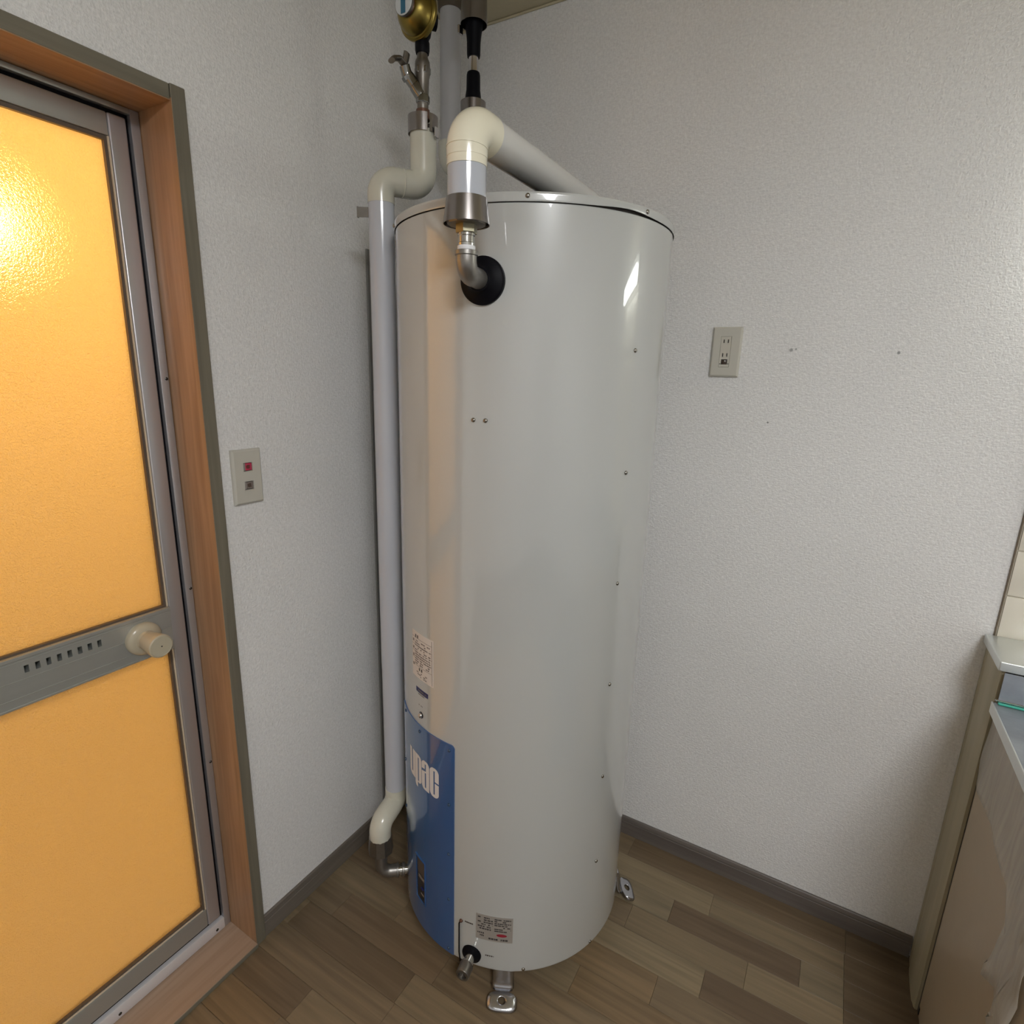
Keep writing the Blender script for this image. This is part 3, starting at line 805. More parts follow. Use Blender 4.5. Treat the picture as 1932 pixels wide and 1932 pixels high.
# earth terminal with wire
build('earth_screw', MB().add(*lathe([(.0042, 0), (.0042, .002), (.003, .004), (.001, .0048)], cyl(-84.5, .206), radial(-84.5), 14)), M['copper'], wh)
build('earth_wire', MB().add(*tube(fillet([cyl(-84.8, .2055, TR + .003), cyl(-85.2, .200, TR + .004), cyl(-85.2, .115, TR + .0032), cyl(-85.0, .085, TR + .0)], .006, 5), .0016, 10)), M['rubber'], wh)
# drain
dax = radial(-79.2); dp = cyl(-79.0, .1215)
build('drain_grommet', MB().add(*lathe([(.0235, -.012), (.0235, .002), (.0225, .004), (.018, .0055), (.0135, .009), (.0120, .0095)], dp, dax, 36)), M['rubber'], wh)
dv = build('drain_pipe', MB().add(*lathe([(.0112, 0), (.0112, .032)], dp, dax, 28)), M['nickel'], wh)
build('drain_collar', MB().add(*lathe([(.0135, .024), (.0146, .025), (.0146, .028), (.0135, .029)], dp, dax, 28)), M['nickel'], dv)
build('drain_cap', MB().add(*lathe([(.0145, .029), (.0160, .030), (.0160, .052), (.0148, .054), (.0100, .0545), (.0100, .049)], dp, dax, 20)), M['iron_dark'], dv)

# pressed-steel legs
def leg(th, shift=0.0):
    d = Vector(radial(th)); s = Vector((-d.y, d.x, 0)); C0 = Vector((TX, TY, 0))
    lg = MB()
    def PT(r, w, z): return C0 + d * (r + shift) + s * w + Vector((0, 0, z))
    # upright: stations (r, z, half width), with folded side flanges
    st = [(.232, .0898, .0270), (.262, .0898, .0270), (.2645, .0880, .0270), (.2665, .075, .0262), (.2685, .062, .0258), (.2705, .046, .0256), (.2730, .034, .0256), (.2765, .0255, .0262), (.2815, .0195, .0270)]
    V = []; F = []
    cols = (-1.0, -.86, -.62, -.30, 0, .30, .62, .86, 1.0)
    for i, (r, z, w) in enumerate(st):
        for cidx, cw in enumerate(cols):
            emb = .0030 if (2 < i < 6 and abs(cw) < .7) else 0.0          # raised field of the stamping
            if abs(cw) < .35 and i in (4,): emb -= .0035                  # thumb dimple
            back = .010 if abs(cw) == 1.0 else (.0018 if abs(cw) > .8 else 0)
            V.append(PT(r + emb - back, w * cw, z))
    n = len(cols)
    for i in range(len(st) - 1):
        for k in range(n - 1):
            F.append((i * n + k, i * n + k + 1, (i + 1) * n + k + 1, (i + 1) * n + k))
    lg.add(V, F)
    L = build('leg', lg, M['zinc'], wh, smooth=60)
    so = L.modifiers.new('thick', 'SOLIDIFY'); so.thickness = .0022; so.offset = -1
    # foot plate with an anchor hole: polar grid between hole and rounded outline
    ft = MB(); cx, n2 = .2985, 40
    def outline(a):
        # superellipse-like outline in (radial, side)
        ca, sa = math.cos(a), math.sin(a)
        hw, hr = .0365, .0185
        p = 3.4
        k = (abs(ca / hr) ** p + abs(sa / hw) ** p) ** (-1 / p)
        return ca * k, sa * k
    V = []; F = []
    for lvl, f in enumerate((0, .12, .55, .86, 1.0)):
        for k in range(n2):
            a = 2 * PI * k / n2; ox, oy = outline(a); hx, hy = .0072 * math.cos(a), .0085 * math.sin(a)
            x = hx + (ox - hx) * f; y = hy + (oy - hy) * f
            z = .0200 - .36 * (x + .0185) + (.0)
            if lvl == 4: z -= .0065
            elif lvl == 3: z -= .0008
            V.append(PT(cx + x, y, max(z, .0028)))
    for l in range(4):
        for k in range(n2):
            F.append((l * n2 + k, l * n2 + (k + 1) % n2, (l + 1) * n2 + (k + 1) % n2, (l + 1) * n2 + k))
    ft.add(V, F)
    fo = build('foot_plate', ft, M['zinc'], L, smooth=50)
    so = fo.modifiers.new('thick', 'SOLIDIFY'); so.thickness = .0025; so.offset = -1
    return L
leg(-64.0); leg(32.5, .036); leg(152)

# ------------------------------------------------------------------ hot outlet pipe in front of and over the tank
Fx, Fy = 0.563, -0.745
ZH = 1.809
PR = .030
hp = thing('hot_water_pipe', (Fx, Fy, 1.60), 'white lagged hot pipe arching from black grommet over the tank lid', 'pipe')
d78 = Vector(radial(-78.2))
hole = Vector(cyl(-78.2, 1.598, TR + .014))
epath = fillet([hole, Vector((Fx, Fy, 1.598)), Vector((Fx, Fy, 1.6295))], .022, 10)
build('iron_elbow', MB().add(*tube(epath, .0165, 28)), M['iron'], hp)['label'] = 'dull galvanised iron elbow'
build('elbow_bead', MB().add(*lathe([(.0165, 0), (.0185, .001), (.0185, .007), (.0165, .008)], (Fx, Fy, 1.6235), (0, 0, 1), 28)), M['iron'], hp)
build('seal_tape', MB().add(*lathe([(.0138, 0), (.0142, .0008), (.0142, .0062), (.0138, .007)], (Fx, Fy, 1.6310), (0, 0, 1), 28)), M['tape'], hp)
build('nipple', MB().add(*lathe([(.0132, 0), (.0134, .004), (.0126, .005), (.0126, .014), (.0138, .015), (.0138, .0185)], (Fx, Fy, 1.6378), (0, 0, 1), 28)), M['nickel'], hp)
build('hex_bushing', MB().add(*lathe([(.0165, 0), (.0172, .001), (.0172, .0125)], (Fx, Fy, 1.6562), (0, 0, 1), 6, .3)), M['bronze'], hp, smooth=20)
def band(name, x, y, z0, z1, r0, r1, parent, n=10, rot=.2, gap=None, m='band', sq=1.0):
    """thin folded-metal band: a facetted ring, wider at one end"""
    t = .0012
    return build(name, MB().add(*ring_lathe([(r0, z0), (r1, z1), (r1 - t, z1), (r0 - t, z0)], (x, y, 0), (0, 0, 1), n, rot)), M[m], parent, smooth=25)
band('clamp_band', Fx, Fy, 1.6690, 1.7060, .0368, .0318, hp, 40, .1)
build('clamp_base', MB().add(*lathe([(.030, 0), (.032, .004)], (Fx, Fy, 1.6688), (0, 0, 1), 11, .1)), M['iron_dark'], hp, smooth=20)
main = fillet([(Fx, Fy, 1.700), (Fx, Fy, ZH), (Fx, -0.234, ZH), (.223, -.234, ZH), (.223, -.234, 2.058)], [.038, .045, .045], 12)
tot = plen(main)
build('pipe_sleeve', MB().add(*tube(subpath(main, 0, .050), PR, 36)), M['sleeve'], hp)
s_el = .050
build('elbow_cover', MB().add(*tube(subpath(main, .0495, .062), PR + .0010, 36)).add(*tube(subpath(main, .0612, .1480), PR + .0016, 36)), M['cream'], hp)['label'] = 'yellowed cream elbow cover'
for s_, tl in ((.0745, .05),):
    pth = subpath(main, s_ - .0008, s_ + .0008)
    build('joint_ridge', MB().add(*tube(pth, PR + .0024, 36)), M['cream'], hp)
build('pipe_sleeve', MB().add(*tube(subpath(main, .1475, tot - .20), PR, 36)), M['sleeve_grey'], hp)
build('pipe_sleeve', MB().add(*tube(subpath(main, tot - .20, tot), PR - .0015, 36)), M['cream2'], hp)
# dark brown line along the underside of the lagging
sm = [Vector(p) + Vector((-.0285, 0, -.0105)) for p in subpath(main, .19, .50)]
build('underside_line', MB().add(*tube(sm, .0014, 8)), M['copper'], hp)

# riser to the ceiling, black rubber and bare metal between two bands
Wx, Wy = .223, -.234
hr = thing('hot_riser', (Wx, Wy, 2.08), 'black rubber-wrapped riser with bare metal middle below the ceiling', 'pipe')
band('clamp_band', Wx, Wy, 2.0480, 2.0860, .0305, .0310, hr, 32, .25)
build('rubber_sleeve', MB().add(*lathe([(.0205, 2.070), (.0205, 2.088), (.0190, 2.100), (.0170, 2.112), (.0165, 2.143), (.0150, 2.149), (.012, 2.150)], (Wx, Wy, 0), (0, 0, 1), 28)), M['rubber'], hr)
build('bare_pipe', MB().add(*lathe([(.0122, 2.146), (.0118, 2.15), (.0118, 2.19), (.0130, 2.194)], (Wx, Wy, 0), (0, 0, 1), 28)), M['chrome'], hr)
build('rubber_sleeve', MB().add(*lathe([(.0150, 2.181), (.0160, 2.186), (.0165, 2.212), (.0180, 2.226), (.0205, 2.240), (.0215, 2.252), (.020, 2.275)], (Wx, Wy, 0), (0, 0, 1), 28)), M['rubber'], hr)
band('clamp_band', Wx, Wy, 2.2480, 2.3120, .0318, .0305, hr, 32, .25)
build('band_ear', MB().add(*box(Wx - .034, Wx - .028, Wy - .020, Wy - .004, 2.2300, 2.2480, .001, 1)), M['chrome'], hr)
build('pipe_sleeve', MB().add(*lathe([(.0285, 2.285), (.0285, H - .001)], (Wx, Wy, 0), (0, 0, 1), 32)), M['sleeve'], hr)

# ------------------------------------------------------------------ cold supply pipe beside the tank
Lx, Ly = .195, -.537
Ux, Uy = .247, -.458
ZC = 1.837
ein = Vector((.208, -.615, 0))
CRd = .0275
cpn = thing('cold_water_pipe', (Lx, Ly, .12), 'white lagged cold pipe running down the wall left of the tank', 'pipe')
path = fillet([(Ux, Uy, 1.944), (Ux, Uy, ZC), (Lx, Ly, ZC), (Lx, Ly, .289), (ein.x, ein.y, .277), (ein.x, ein.y, .232)], [.030, .030, .024, .030], 10)
tot = plen(path)
# find arc length for a height on the long drop
def s_at(path, z, zmin=.3):
    acc = 0
    for a, b in zip(path, path[1:]):
        l = (b - a).length
        if abs(a.x - Lx) < 1e-4 and abs(b.x - Lx) < 1e-4 and a.z >= z >= b.z: return acc + (a.z - z)
        acc += l
    return acc
s1, s2, s3, s4 = s_at(path, 1.790), s_at(path, 1.399), s_at(path, .695), s_at(path, .332)
build('elbow_cover', MB().add(*tube(subpath(path, 0, s1), CRd + .0008, 36)), M['cream2'], cpn)['label'] = 'yellowed double elbow cover at the top'
for f_ in (.118, .150):
    pass
build('pipe_sleeve', MB().add(*tube(subpath(path, s1, s2), CRd, 36)), M['sleeve'], cpn)
build('pipe_sleeve', MB().add(*tube(subpath(path, s2, s3), CRd + .0005, 36)), M['sleeve'], cpn)
build('pipe_sleeve', MB().add(*tube(subpath(path, s3, s4), CRd, 36)), M['sleeve'], cpn)
build('elbow_cover', MB().add(*tube(subpath(path, s4, tot), CRd + .0009, 36)), M['cream2'], cpn)
# joint rings on the upper elbow pair
mid = Vector(((Ux + Lx) / 2, (Uy + Ly) / 2, ZC)); dd = Vector((Ux - Lx, Uy - Ly, 0)).normalized()
build('joint_ridge', MB().add(*lathe([(CRd + .0006, -.002), (CRd + .0018, -.001), (CRd + .0018, .001), (CRd + .0006, .002)], mid, dd, 36)), M['cream2'], cpn)
# top band with an open seam and ear
def open_band(name, x, y, z0, z1, r, parent, a0, a1, n=8, m='band'):
    V = []; F = []; t = .0012
    for i in range(n + 1):
        a = math.radians(a0 + (a1 - a0) * i / n)
        for rr in (r, r - t):
            for z in (z0, z1): V.append((x + rr * math.cos(a), y + rr * math.sin(a), z))
    for i in range(n):
        p = i * 4; q = p + 4
        F += [(p, q, q + 1, p + 1), (p + 2, p + 3, q + 3, q + 2), (p + 1, q + 1, q + 3, p + 3), (p, p + 2, q + 2, q)]
    F += [(0, 1, 3, 2), (n * 4, n * 4 + 2, n * 4 + 3, n * 4 + 1)]
    return build(name, MB().add(V, F), M[m], parent, smooth=25)
open_band('clamp_band', Ux, Uy, 1.9380, 1.9720, .0320, cpn, -24, 326, 30)
build('band_ear', MB().add(*box(Ux + .034, Ux + .0365, Uy - .006, Uy + .008, 1.928, 1.948, .0006, 1)), M['chrome'], cpn)
# wall clip
clip = MB()
wd = Vector((-.85, -.53, 0)).normalized(); pc = Vector((Lx, Ly, 1.773))
u_ = wd; v_ = Vector((-wd.y, wd.x, 0))
def obox(c, u, v, a0, a1, b0, b1, z0, z1):
    V = [c + u * a + v * b + Vector((0, 0, z)) for a in (a0, a1) for b in (b0, b1) for z in (z0, z1)]
    return V, [(0, 1, 3, 2), (4, 6, 7, 5), (0, 4, 5, 1), (2, 3, 7, 6), (0, 2, 6, 4), (1, 5, 7, 3)]
clip.add(*obox(pc, u_, v_, CRd - .004, .050, -.0012, .0012, -.0100, .0100)).add(*obox(pc, u_, v_, .049, .052, -.0060, .0020, -.0105, .0105))
build('pipe_clip', clip, M['iron_dark'], cpn)
build('clip_nut', MB().add(*lathe([(.0055, 0), (.0055, .004)], pc + u_ * .036 - v_ * .0012, -v_, 6)), M['iron'], cpn, smooth=20)
# lower fittings to the tank
band('clamp_band', ein.x, ein.y, .192, .238, .0335, .0300, cpn, 9, .4, m='iron_dark')
build('clamp_base', MB().add(*lathe([(.0270, .196), (.0290, .199)], (ein.x, ein.y, 0), (0, 0, 1), 20)), M['gap_fill'], cpn)
inl = Vector(cyl(-141.0, .120, TR - .004)); ecor = Vector((ein.x, ein.y, .120))
build('iron_nipple', MB().add(*lathe([(.0095, .145), (.0095, .200)], (ein.x, ein.y, 0), (0, 0, 1), 20)), M['iron'], cpn)
build('iron_elbow', MB().add(*tube(fillet([(ein.x, ein.y, .178), ecor, ecor + (inl - ecor) * .62], .026, 12), .0158, 24)), M['iron'], cpn)
ax = (inl - ecor).normalized()
for k, (a, r, m_) in enumerate(((.040, .0180, 'iron'), (.049, .0155, 'nickel'), (.056, .0175, 'iron'))):
    build('union_nut', MB().add(*lathe([(r - .001, 0), (r, .0008), (r, .0055), (r - .001, .006)], ecor + ax * a, ax, 18)), M[m_], cpn)
build('inlet_stub', MB().add(*tube([ecor + ax * .03, inl], .0125, 20)), M['nickel'], cpn)

# ------------------------------------------------------------------ stop valve and pressure regulator above the cold pipe
sv = thing('stop_valve', (Ux, Uy, 1.98), 'nickel stop valve with butterfly handle above the clamp', 'valve')
build('rubber_collar', MB().add(*lathe([(.0150, 1.966), (.0145, 1.985), (.0120, 1.9855)], (Ux, Uy, 0), (0, 0, 1), 20)), M['copper'], sv)
build('valve_body', MB().add(*lathe([(.0118, 1.984), (.0118, 1.998), (.0132, 2.000), (.0132, 2.012), (.0126, 2.016), (.0132, 2.030), (.0138, 2.044), (.0155, 2.050), (.0160, 2.058), (.0158, 2.068), (.0150, 2.074), (.0118, 2.080), (.0112, 2.086), (.0108, 2.104), (.0120, 2.108)], (Ux, Uy, 0), (0, 0, 1), 24)), M['iron_dark'], sv)
build('union_nut', MB().add(*lathe([(.0138, 1.9975), (.0145, 1.999), (.0145, 2.011), (.0138, 2.0125)], (Ux, Uy, 0), (0, 0, 1), 8)), M['dark_chrome'], sv, smooth=20)
build('hex_collar', MB().add(*lathe([(.0165, 2.050), (.0172, 2.0515), (.0172, 2.061), (.0165, 2.0625)], (Ux, Uy, 0), (0, 0, 1), 6)), M['dark_chrome'], sv, smooth=20)
bx_ = Ux - .012
br = fillet([(Ux - .002, Uy - .002, 2.012), (bx_, -.470, 2.030), (bx_ - .010, -.482, 2.046), (bx_ - .010, -.490, 2.060)], [.02, .02], 6)
n_ = len(br)
build('valve_stem', MB().add(*tube(br, [.0138 - .0030 * i / (n_ - 1) for i in range(n_)], 18)), M['dark_chrome'], sv)
build('stem_nut', MB().add(*lathe([(.0112, 0), (.0118, .001), (.0118, .008), (.0112, .009)], (bx_ - .008, -.479, 2.038), (-.3, -.55, .75), 6)), M['dark_chrome'], sv, smooth=20)
hub = Vector((bx_ - .010, -.491, 2.061))
hd = MB()
hd.add(*tube(fillet([hub, hub + Vector((-.002, -.012, .006)), hub + Vector((-.004, -.026, .001)), hub + Vector((-.004, -.033, -.006))], [.006, .006], 5), [.0085] * 3 + [.0092] * 11, 14, True, .55))
hd.add(*tube(fillet([hub, hub + Vector((.002, .004, .012)), hub + Vector((.003, .006, .022))], [.006], 5), .0080, 14, True, .6))
build('handle', hd, M['iron_dark'], sv)

rg = thing('pressure_regulator', (Ux, Uy, 2.15), 'round brass pressure regulator with blue and white dial under the ceiling', 'valve')
build('regulator_body', MB().add(*lathe([(.0135, 2.088), (.0150, 2.094), (.0150, 2.108), (.0130, 2.113), (.0175, 2.120), (.0205, 2.135), (.0210, 2.155), (.0205, 2.175), (.018, 2.190), (.0135, 2.196), (.0135, 2.21)], (Ux, Uy, 0), (0, 0, 1), 28)).add(*lathe([(.012, 0), (.012, .020), (.0145, .020), (.0145, .030)], (Ux, Uy, 2.150), (.6, .8, 0), 20)), M['rubber'], rg)
build('pipe_stub', MB().add(*lathe([(.0125, 2.205), (.0125, H - .001)], (Ux, Uy, 0), (0, 0, 1), 24)), M['iron_dark'], rg)
bo = (Ux, Uy, 2.152); ba = (0, -1, 0)
bon = build('bonnet', MB().add(*lathe([(.034, .004), (.0435, .006), (.0445, .008), (.0445, .017), (.0430, .019), (.0405, .0195), (.0395, .026), (.0365, .034), (.0310, .041), (.0250, .046), (.0215, .0475)], bo, ba, 44)), M['brass'], rg)
build('bonnet_rim', MB().add(*lathe([(.0450, .0085), (.0460, .0095), (.0460, .0155), (.0450, .0165)], bo, ba, 44)), M['brass'], bon)
build('cap_neck', MB().add(*lathe([(.0205, .044), (.0200, .049), (.0190, .0515)], bo, ba, 32)), M['copper'], rg)
dl = build('dial', MB().add(*lathe([(.0205, .0510), (.0214, .0520), (.0214, .0575), (.0206, .0585), (.0, .0587)], bo, ba, 36, cap1=False)), M['dial'], rg)
st = MB().add(*box(Ux - .0055, Ux + .0055, Uy - .0597, Uy - .0587, 2.152 - .0188, 2.152 + .0188))
build('dial_stripe', st, M['dial_blue'], dl, smooth=0)
build('dial_rim', MB().add(*ring_lathe([(.0208, .0570), (.0221, .0575), (.0221, .0525), (.0213, .0525)], bo, ba, 36)), M['iron_dark'], dl)

# ------------------------------------------------------------------ grey pipe in the corner
Bx_, By_ = .0945, -.153
dpn = thing('corner_pipe', (Bx_, By_, 1.9), 'plain grey PVC pipe dropping from the ceiling corner', 'pipe')
bp_ = fillet([(Bx_, By_, H - .028), (Bx_, By_, 1.985), (Bx_ + .045, By_ + .052, 1.985), (Bx_ + .045, By_ + .052, .02)], [.034, .034], 10)
tt = plen(bp_); zc = (H - .028) - 2.040
build('pipe_run', MB().add(*tube(subpath(bp_, 0, zc), .0272, 36)), M['grey_pvc'], dpn)
build('elbow', MB().add(*tube(subpath(bp_, zc - .004, zc + .150), .0325, 36)), M['cream2'], dpn)
build('pipe_run', MB().add(*tube(subpath(bp_, zc + .146, tt), .0272, 24)), M['grey_pvc'], dpn)
build('ceiling_flange', MB().add(*lathe([(.0300, H - .040), (.0325, H - .038), (.0330, H - .012), (.040, H - .008), (.040, H - .0008)], (Bx_, By_, 0), (0, 0, 1), 36)), M['brown_pvc'], dpn)

# slim strip on the wall behind the cold pipe
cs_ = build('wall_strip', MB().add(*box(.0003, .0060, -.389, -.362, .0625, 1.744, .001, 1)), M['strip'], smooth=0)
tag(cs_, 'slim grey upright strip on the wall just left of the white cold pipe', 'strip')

# ------------------------------------------------------------------ wall plates
def plate_x(y0, y1, z0, z1, d, bev):      # on the left wall, facing +x
    return box(.0002, d, y0, y1, z0, z1, bev, 3)
sy, sz = -.8107, 1.2697
sw = thing('light_switch', (0, sy + .035, sz - .06), 'beige double light switch plate beside the door casing', 'switch')
sp = MB()
y0, y1 = sy, sy + .07; z1, z0 = sz, sz - .12; d = .0095
wy0, wy1 = sy + .0245, sy + .0465
w1 = (sz - .0475, sz - .0290); w2 = (sz - .0885, sz - .0700)
# flat front made round two wells, bevelled skirt behind
for a in ((y0 + .004, wy0, z0 + .004, z1 - .004), (wy1, y1 - .004, z0 + .004, z1 - .004), (wy0, wy1, z0 + .004, w2[0]), (wy0, wy1, w2[1], w1[0]), (wy0, wy1, w1[1], z1 - .004)):
    sp.add(*box(.004, d, *a))
fr_ = [(y0, z0, .0002), (y0, z0, .0045), (y0 + .004, z0 + .004, d)]
def skirt(mb, ins, xs):
    V = []; F = []
    for i_, x_ in zip(ins, xs):
        V += [(x_, y0 + i_, z0 + i_), (x_, y1 - i_, z0 + i_), (x_, y1 - i_, z1 - i_), (x_, y0 + i_, z1 - i_)]
    for l in range(len(ins) - 1):
        for k in range(4): F.append((l * 4 + k, l * 4 + (k + 1) % 4, (l + 1) * 4 + (k + 1) % 4, (l + 1) * 4 + k))
    mb.add(V, F)
skirt(sp, (0, 0, .0015, .004), (.0002, .0055, .0075, d))
build('cover_plate', sp, M['plate'], sw, smooth=0)
for (wa, wb_), mm, nm in ((w1, 'red_lens', 'pilot_rocker'), (w2, 'lens', 'rocker')):
    build('well', MB().add(*box(.0012, .004, wy0 - .001, wy1 + .001, wa - .001, wb_ + .001)), M['dark'], sw, smooth=0)
    rk_ = build(nm, MB().add(*box(.004, .0082, wy0 + .0060, wy1 - .0008, wa + .0012, wb_ - .0014, .0010, 2)), M[mm], sw)
    rk_['label'] = 'red pilot rocker' if mm == 'red_lens' else 'dark grey rocker'
    build('rocker_edge', MB().add(*box(.004, .0080, wy0 + .0008, wy0 + .0058, wa + .0012, wb_ - .0014, .0006, 1)), M['rocker_edge'], sw)
    build('rocker_mark', MB().add(*box(.0082, .0084, wy0 + .0100, wy0 + .0125, wa + .005, wb_ - .005)).add(*box(.0082, .0084, wy0 + .0135, wy0 + .0155, wa + .005, wb_ - .005)).add(*box(.0082, .0084, wy0 + .0075, wy0 + .0092, wa + .006, wb_ - .006)), M['bakelite'], rk_, smooth=0)
    build('well_lip', MB().add(*box(d - .001, d + .0010, wy0 - .002, wy1 + .001, wa - .0022, wa - .0004, .0004, 1)), M['insert'], sw)

ox, oz = .8028, 1.5723
so_ = thing('power_outlet', (ox + .035, 0, oz - .06), 'beige double power outlet plate on the back wall', 'outlet')
op = MB(); x0, x1 = ox, ox + .07; z1, z0 = oz, oz - .12; d = .0095
ix0, ix1, iz0, iz1 = ox + .0215, ox + .0465, oz - .0965, oz - .0225
for a in ((x0 + .004, ix0, z0 + .004, z1 - .004), (ix1, x1 - .004, z0 + .004, z1 - .004), (ix0, ix1, z0 + .004, iz0), (ix0, ix1, iz1, z1 - .004)):
    op.add(*box(a[0], a[1], -d, -.004, a[2], a[3]))
V = []; F = []
for i_, q in zip((0, 0, .0015, .004), (.0002, .0055, .0075, d)):
    V += [(x0 + i_, -q, z0 + i_), (x1 - i_, -q, z0 + i_), (x1 - i_, -q, z1 - i_), (x0 + i_, -q, z1 - i_)]
for l in range(3):
    for k in range(4): F.append((l * 4 + k, l * 4 + (k + 1) % 4, (l + 1) * 4 + (k + 1) % 4, (l + 1) * 4 + k))
op.add(V, F)
build('cover_plate', op, M['plate'], so_, smooth=0)
# insert with four slots and an earth terminal recess
ins = MB(); yi = -d - .0006
cxs = (ix0 + .0075, ix0 + .0175)
sl = [(oz - .0385, oz - .0300), (oz - .0715, oz - .0630)]
er = (ix0 + .0050, ix0 + .0200, oz - .0900, oz - .0775)
zc_ = [iz0 + .0006, er[2], er[3], sl[1][0], sl[1][1], sl[0][0], sl[0][1], iz1 - .0006]
def strip(za, zb, holes):
    e_ = [ix0 + .0006] + [q for h in holes for q in h] + [ix1 - .0006]
    for i in range(0, len(e_), 2): ins.add(*box(e_[i], e_[i + 1], yi, -.004, za, zb))
sh = [(c - .0014, c + .0014) for c in cxs]
strip(zc_[0], zc_[1], []); strip(zc_[1], zc_[2], [(er[0], er[1])]); strip(zc_[2], zc_[3], []); strip(zc_[3], zc_[4], sh); strip(zc_[4], zc_[5], []); strip(zc_[5], zc_[6], sh); strip(zc_[6], zc_[7], [])
io = build('socket_insert', ins, M['insert'], so_, smooth=0)
build('slot_back', MB().add(*box(ix0, ix1, -.0040, -.0030, iz0, iz1)), M['dark'], so_, smooth=0)
build('earth_terminal', MB().add(*box(er[0] + .0015, er[1] - .0015, yi + .0012, -.0040, er[2] + .0002, er[3] - .0022, .0008, 2)), M['bakelite'], so_)
build('terminal_screw', MB().add(*lathe([(.0022, 0), (.0020, .001), (.0006, .0014)], (er[0] + .0095, yi + .0012, er[3] - .0042), (0, -1, 0), 12)), M['chrome'], so_)
for c in (ix0 + .0028, ix1 - .0026): build('hinge_pin', MB().add(*lathe([(.0014, 0), (.0012, .0005)], (c, yi, oz - .0885), (0, -1, 0), 12)), M['dark'], so_)

# ------------------------------------------------------------------ kitchen base unit at the right
XC = 1.468
kc = thing('base_cabinet', (XC, -.3, 0), 'brown laminate kitchen base cabinet at the right edge', 'cabinet')
CD = -.62
build('cabinet_side', MB().add(*box(XC, XC + .018, CD, -.162, .03, .806)), M['cab'], kc, smooth=0)
build('cabinet_shell', MB().add(*box(XC + .018, 2.42, CD + .02, -.162, .03, .800)), M['cab'], kc, smooth=0)
build('cabinet_door', MB().add(*box(XC + .004, 1.94, CD, CD + .0185, .09, .79, .002, 1)), M['cab'], kc)
build('cabinet_door', MB().add(*box(1.946, 2.416, CD, CD + .0185, .09, .79, .002, 1)), M['cab'], kc)
build('plinth', MB().add(*box(XC + .002, 2.41, CD + .05, -.165, .0005, .03)), M['cab'], kc, smooth=0)
# upright filler against the wall, with grooves
V, F = sweep_x([(0, 0)], 0, 1)
fp = [(-.0010, XC + .02), (-.0010, 1.4650), (-.012, 1.4635), (-.030, 1.4625), (-.034, 1.4640), (-.040, 1.4610), (-.060, 1.4590), (-.110, 1.4580), (-.132, 1.4585), (-.136, 1.4600), (-.145, 1.4610), (-.150, 1.463), (-.150, XC + .02)]
n = len(fp)
V = [(b, a, .0005) for a, b in fp] + [(b, a, .893) for a, b in fp]
F = [tuple(range(n))[::-1], tuple(range(n, 2 * n))] + [(i, (i + 1) % n, n + (i + 1) % n, n + i) for i in range(n)]
fi = build('filler_strip', MB().add(V, F), M['filler'], kc, smooth=30); fi['label'] = 'olive-beige upright filler strip against the wall'
build('shadow_gap', MB().add(*box(XC + .001, XC + .015, -.1615, -.1505, .0006, .893)), M['dark'], kc, smooth=0)
wt = thing('worktop', (1.456, -.3, .83), 'stainless kitchen worktop with raised rear ledge', 'worktop')
build('rear_ledge', MB().add(*box(1.4550, 2.42, -.1600, -.0090, .8945, .9150, .0025, 3)), M['steel'], wt)
build('splash_panel', MB().add(*box(1.4655, 2.42, -.1640, -.1618, .8335, .8942)), M['steel_cloud'], wt, smooth=0)
tp = MB().add(*box(1.4560, 2.42, CD - .015, -.1645, .8080, .8290, .002, 2))
build('steel_top', tp, M['steel_cloud'], wt)
build('corner_bead', MB().add(*box(1.4600, 2.42, -.1685, -.1643, .8325, .8365, .0012, 1)), M['chrome'], wt)
sl_ = build('seal_strip', MB().add(*box(1.4640, 2.42, -.1760, -.1690, .8292, .8330, .0012, 1)), M['teal'], wt); sl_['label'] = 'teal sealing strip'
build('top_edge', MB().add(*box(1.4555, 1.4580, CD - .015, -.1645, .8060, .8300, .0008, 1)), M['steel'], wt)

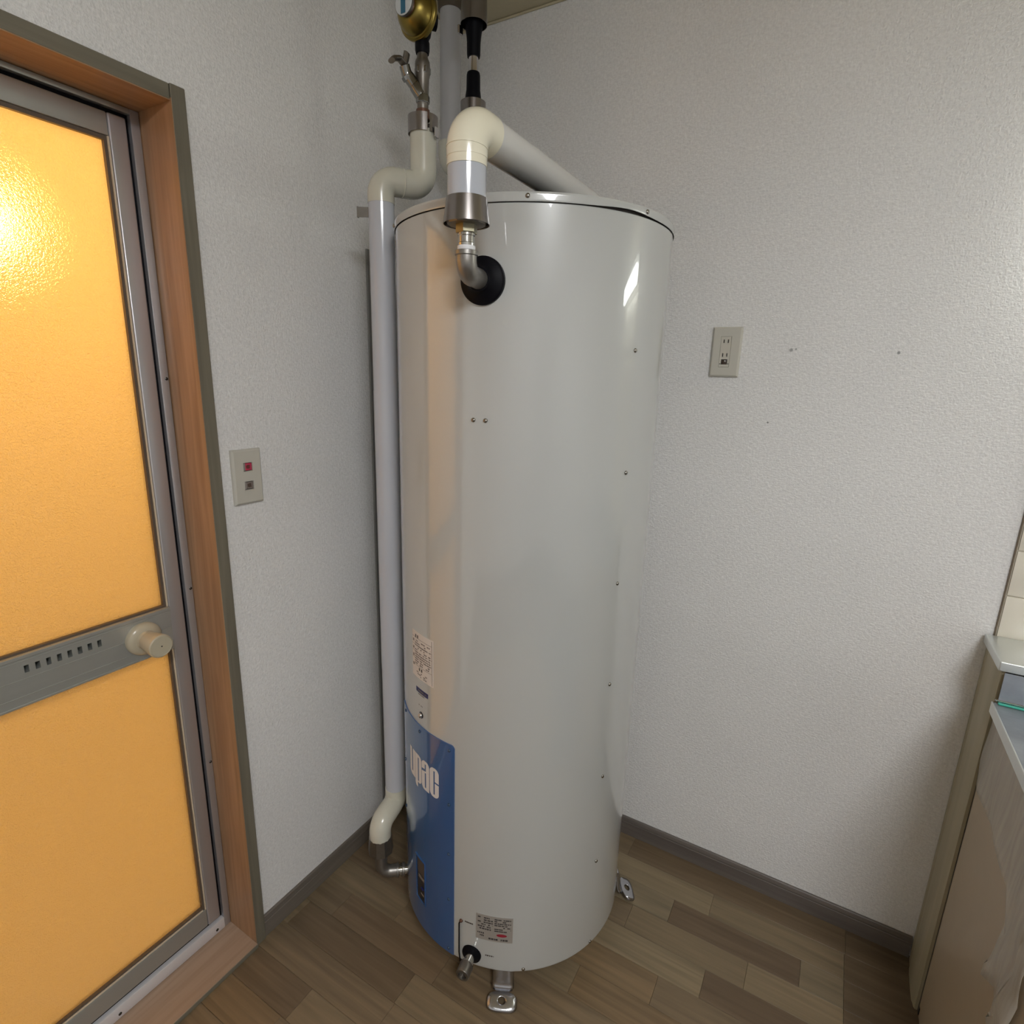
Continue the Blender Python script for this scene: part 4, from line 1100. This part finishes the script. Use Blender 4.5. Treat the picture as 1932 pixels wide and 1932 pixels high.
# loose protective film hanging on the cabinet side
lowb = [(-.163, .640), (-.20, .642), (-.25, .6435), (-.301, .644), (-.35, .6445), (-.401, .640), (-.44, .630), (-.477, .610), (-.497, .575), (-.503, .555), (-.480, .515), (-.462, .482), (-.472, .468), (-.51, .488), (-.545, .492), (-.552, .475), (-.537, .452), (-.56, .430), (-.60, .42)]
ff = MB(); nz_ = 14; V = []; F = []
for i, (y, zl) in enumerate(lowb):
    for k in range(nz_ + 1):
        q = k / nz_; z = zl + (.803 - zl) * q
        yy = y if i < 8 else y * (1 - q) + (-.477 - (i - 7) * .012) * q
        w = (1 - q)
        x = XC - .0025 - .006 * w * (.5 + .5 * math.sin(yy * 90 + z * 40)) - .012 * max(0, i - 7) / 11 * w * (.7 + .3 * math.sin(z * 60 + i * .5))
        V.append((x, yy, z))
for i in range(len(lowb) - 1):
    for k in range(nz_): F.append((i * (nz_ + 1) + k, i * (nz_ + 1) + k + 1, (i + 1) * (nz_ + 1) + k + 1, (i + 1) * (nz_ + 1) + k))
ff.add(V, F)
fo = build('plastic_film', ff, M['film'], smooth=80)
so = fo.modifiers.new('thick', 'SOLIDIFY'); so.thickness = .0004
tag(fo, 'creased clear protective film hanging on the brown cabinet side', 'film')

# ------------------------------------------------------------------ lamps of the room, outside the frame
pd = thing('ceiling_lamp', ((LAMP[0] + LAMP[1]) / 2, (LAMP[2] + LAMP[3]) / 2, H), 'square white fluorescent ceiling lamp', 'lamp')
build('lamp_housing', MB().add(*box(LAMP[0], LAMP[1], LAMP[2], LAMP[3], H - .020, H - .0008, .006, 2)), M['white_metal'], pd)
build('lamp_diffuser', MB().add(*box(LAMP[0] + .02, LAMP[1] - .02, LAMP[2] + .02, LAMP[3] - .02, H - .075, H - .0202, .010, 2)), emitter('cool_diffuser', (0.985, 1.0, 1.025), LAMP_POWER), pd)
kl = thing('counter_lamp', (1.8, -.06, 1.74), 'fluorescent lamp on the tiled wall above the worktop', 'lamp')
build('lamp_housing', MB().add(*box(1.49, 2.14, -.045, -.0090, 1.745, 1.84, .004, 2)), M['white_metal'], kl)
build('lamp_diffuser', MB().add(*box(1.50, 2.13, -.095, -.0452, 1.735, 1.80, .010, 2)), emitter('tube_light', (0.96, 1.0, 0.92), COUNTER_LAMP), kl)
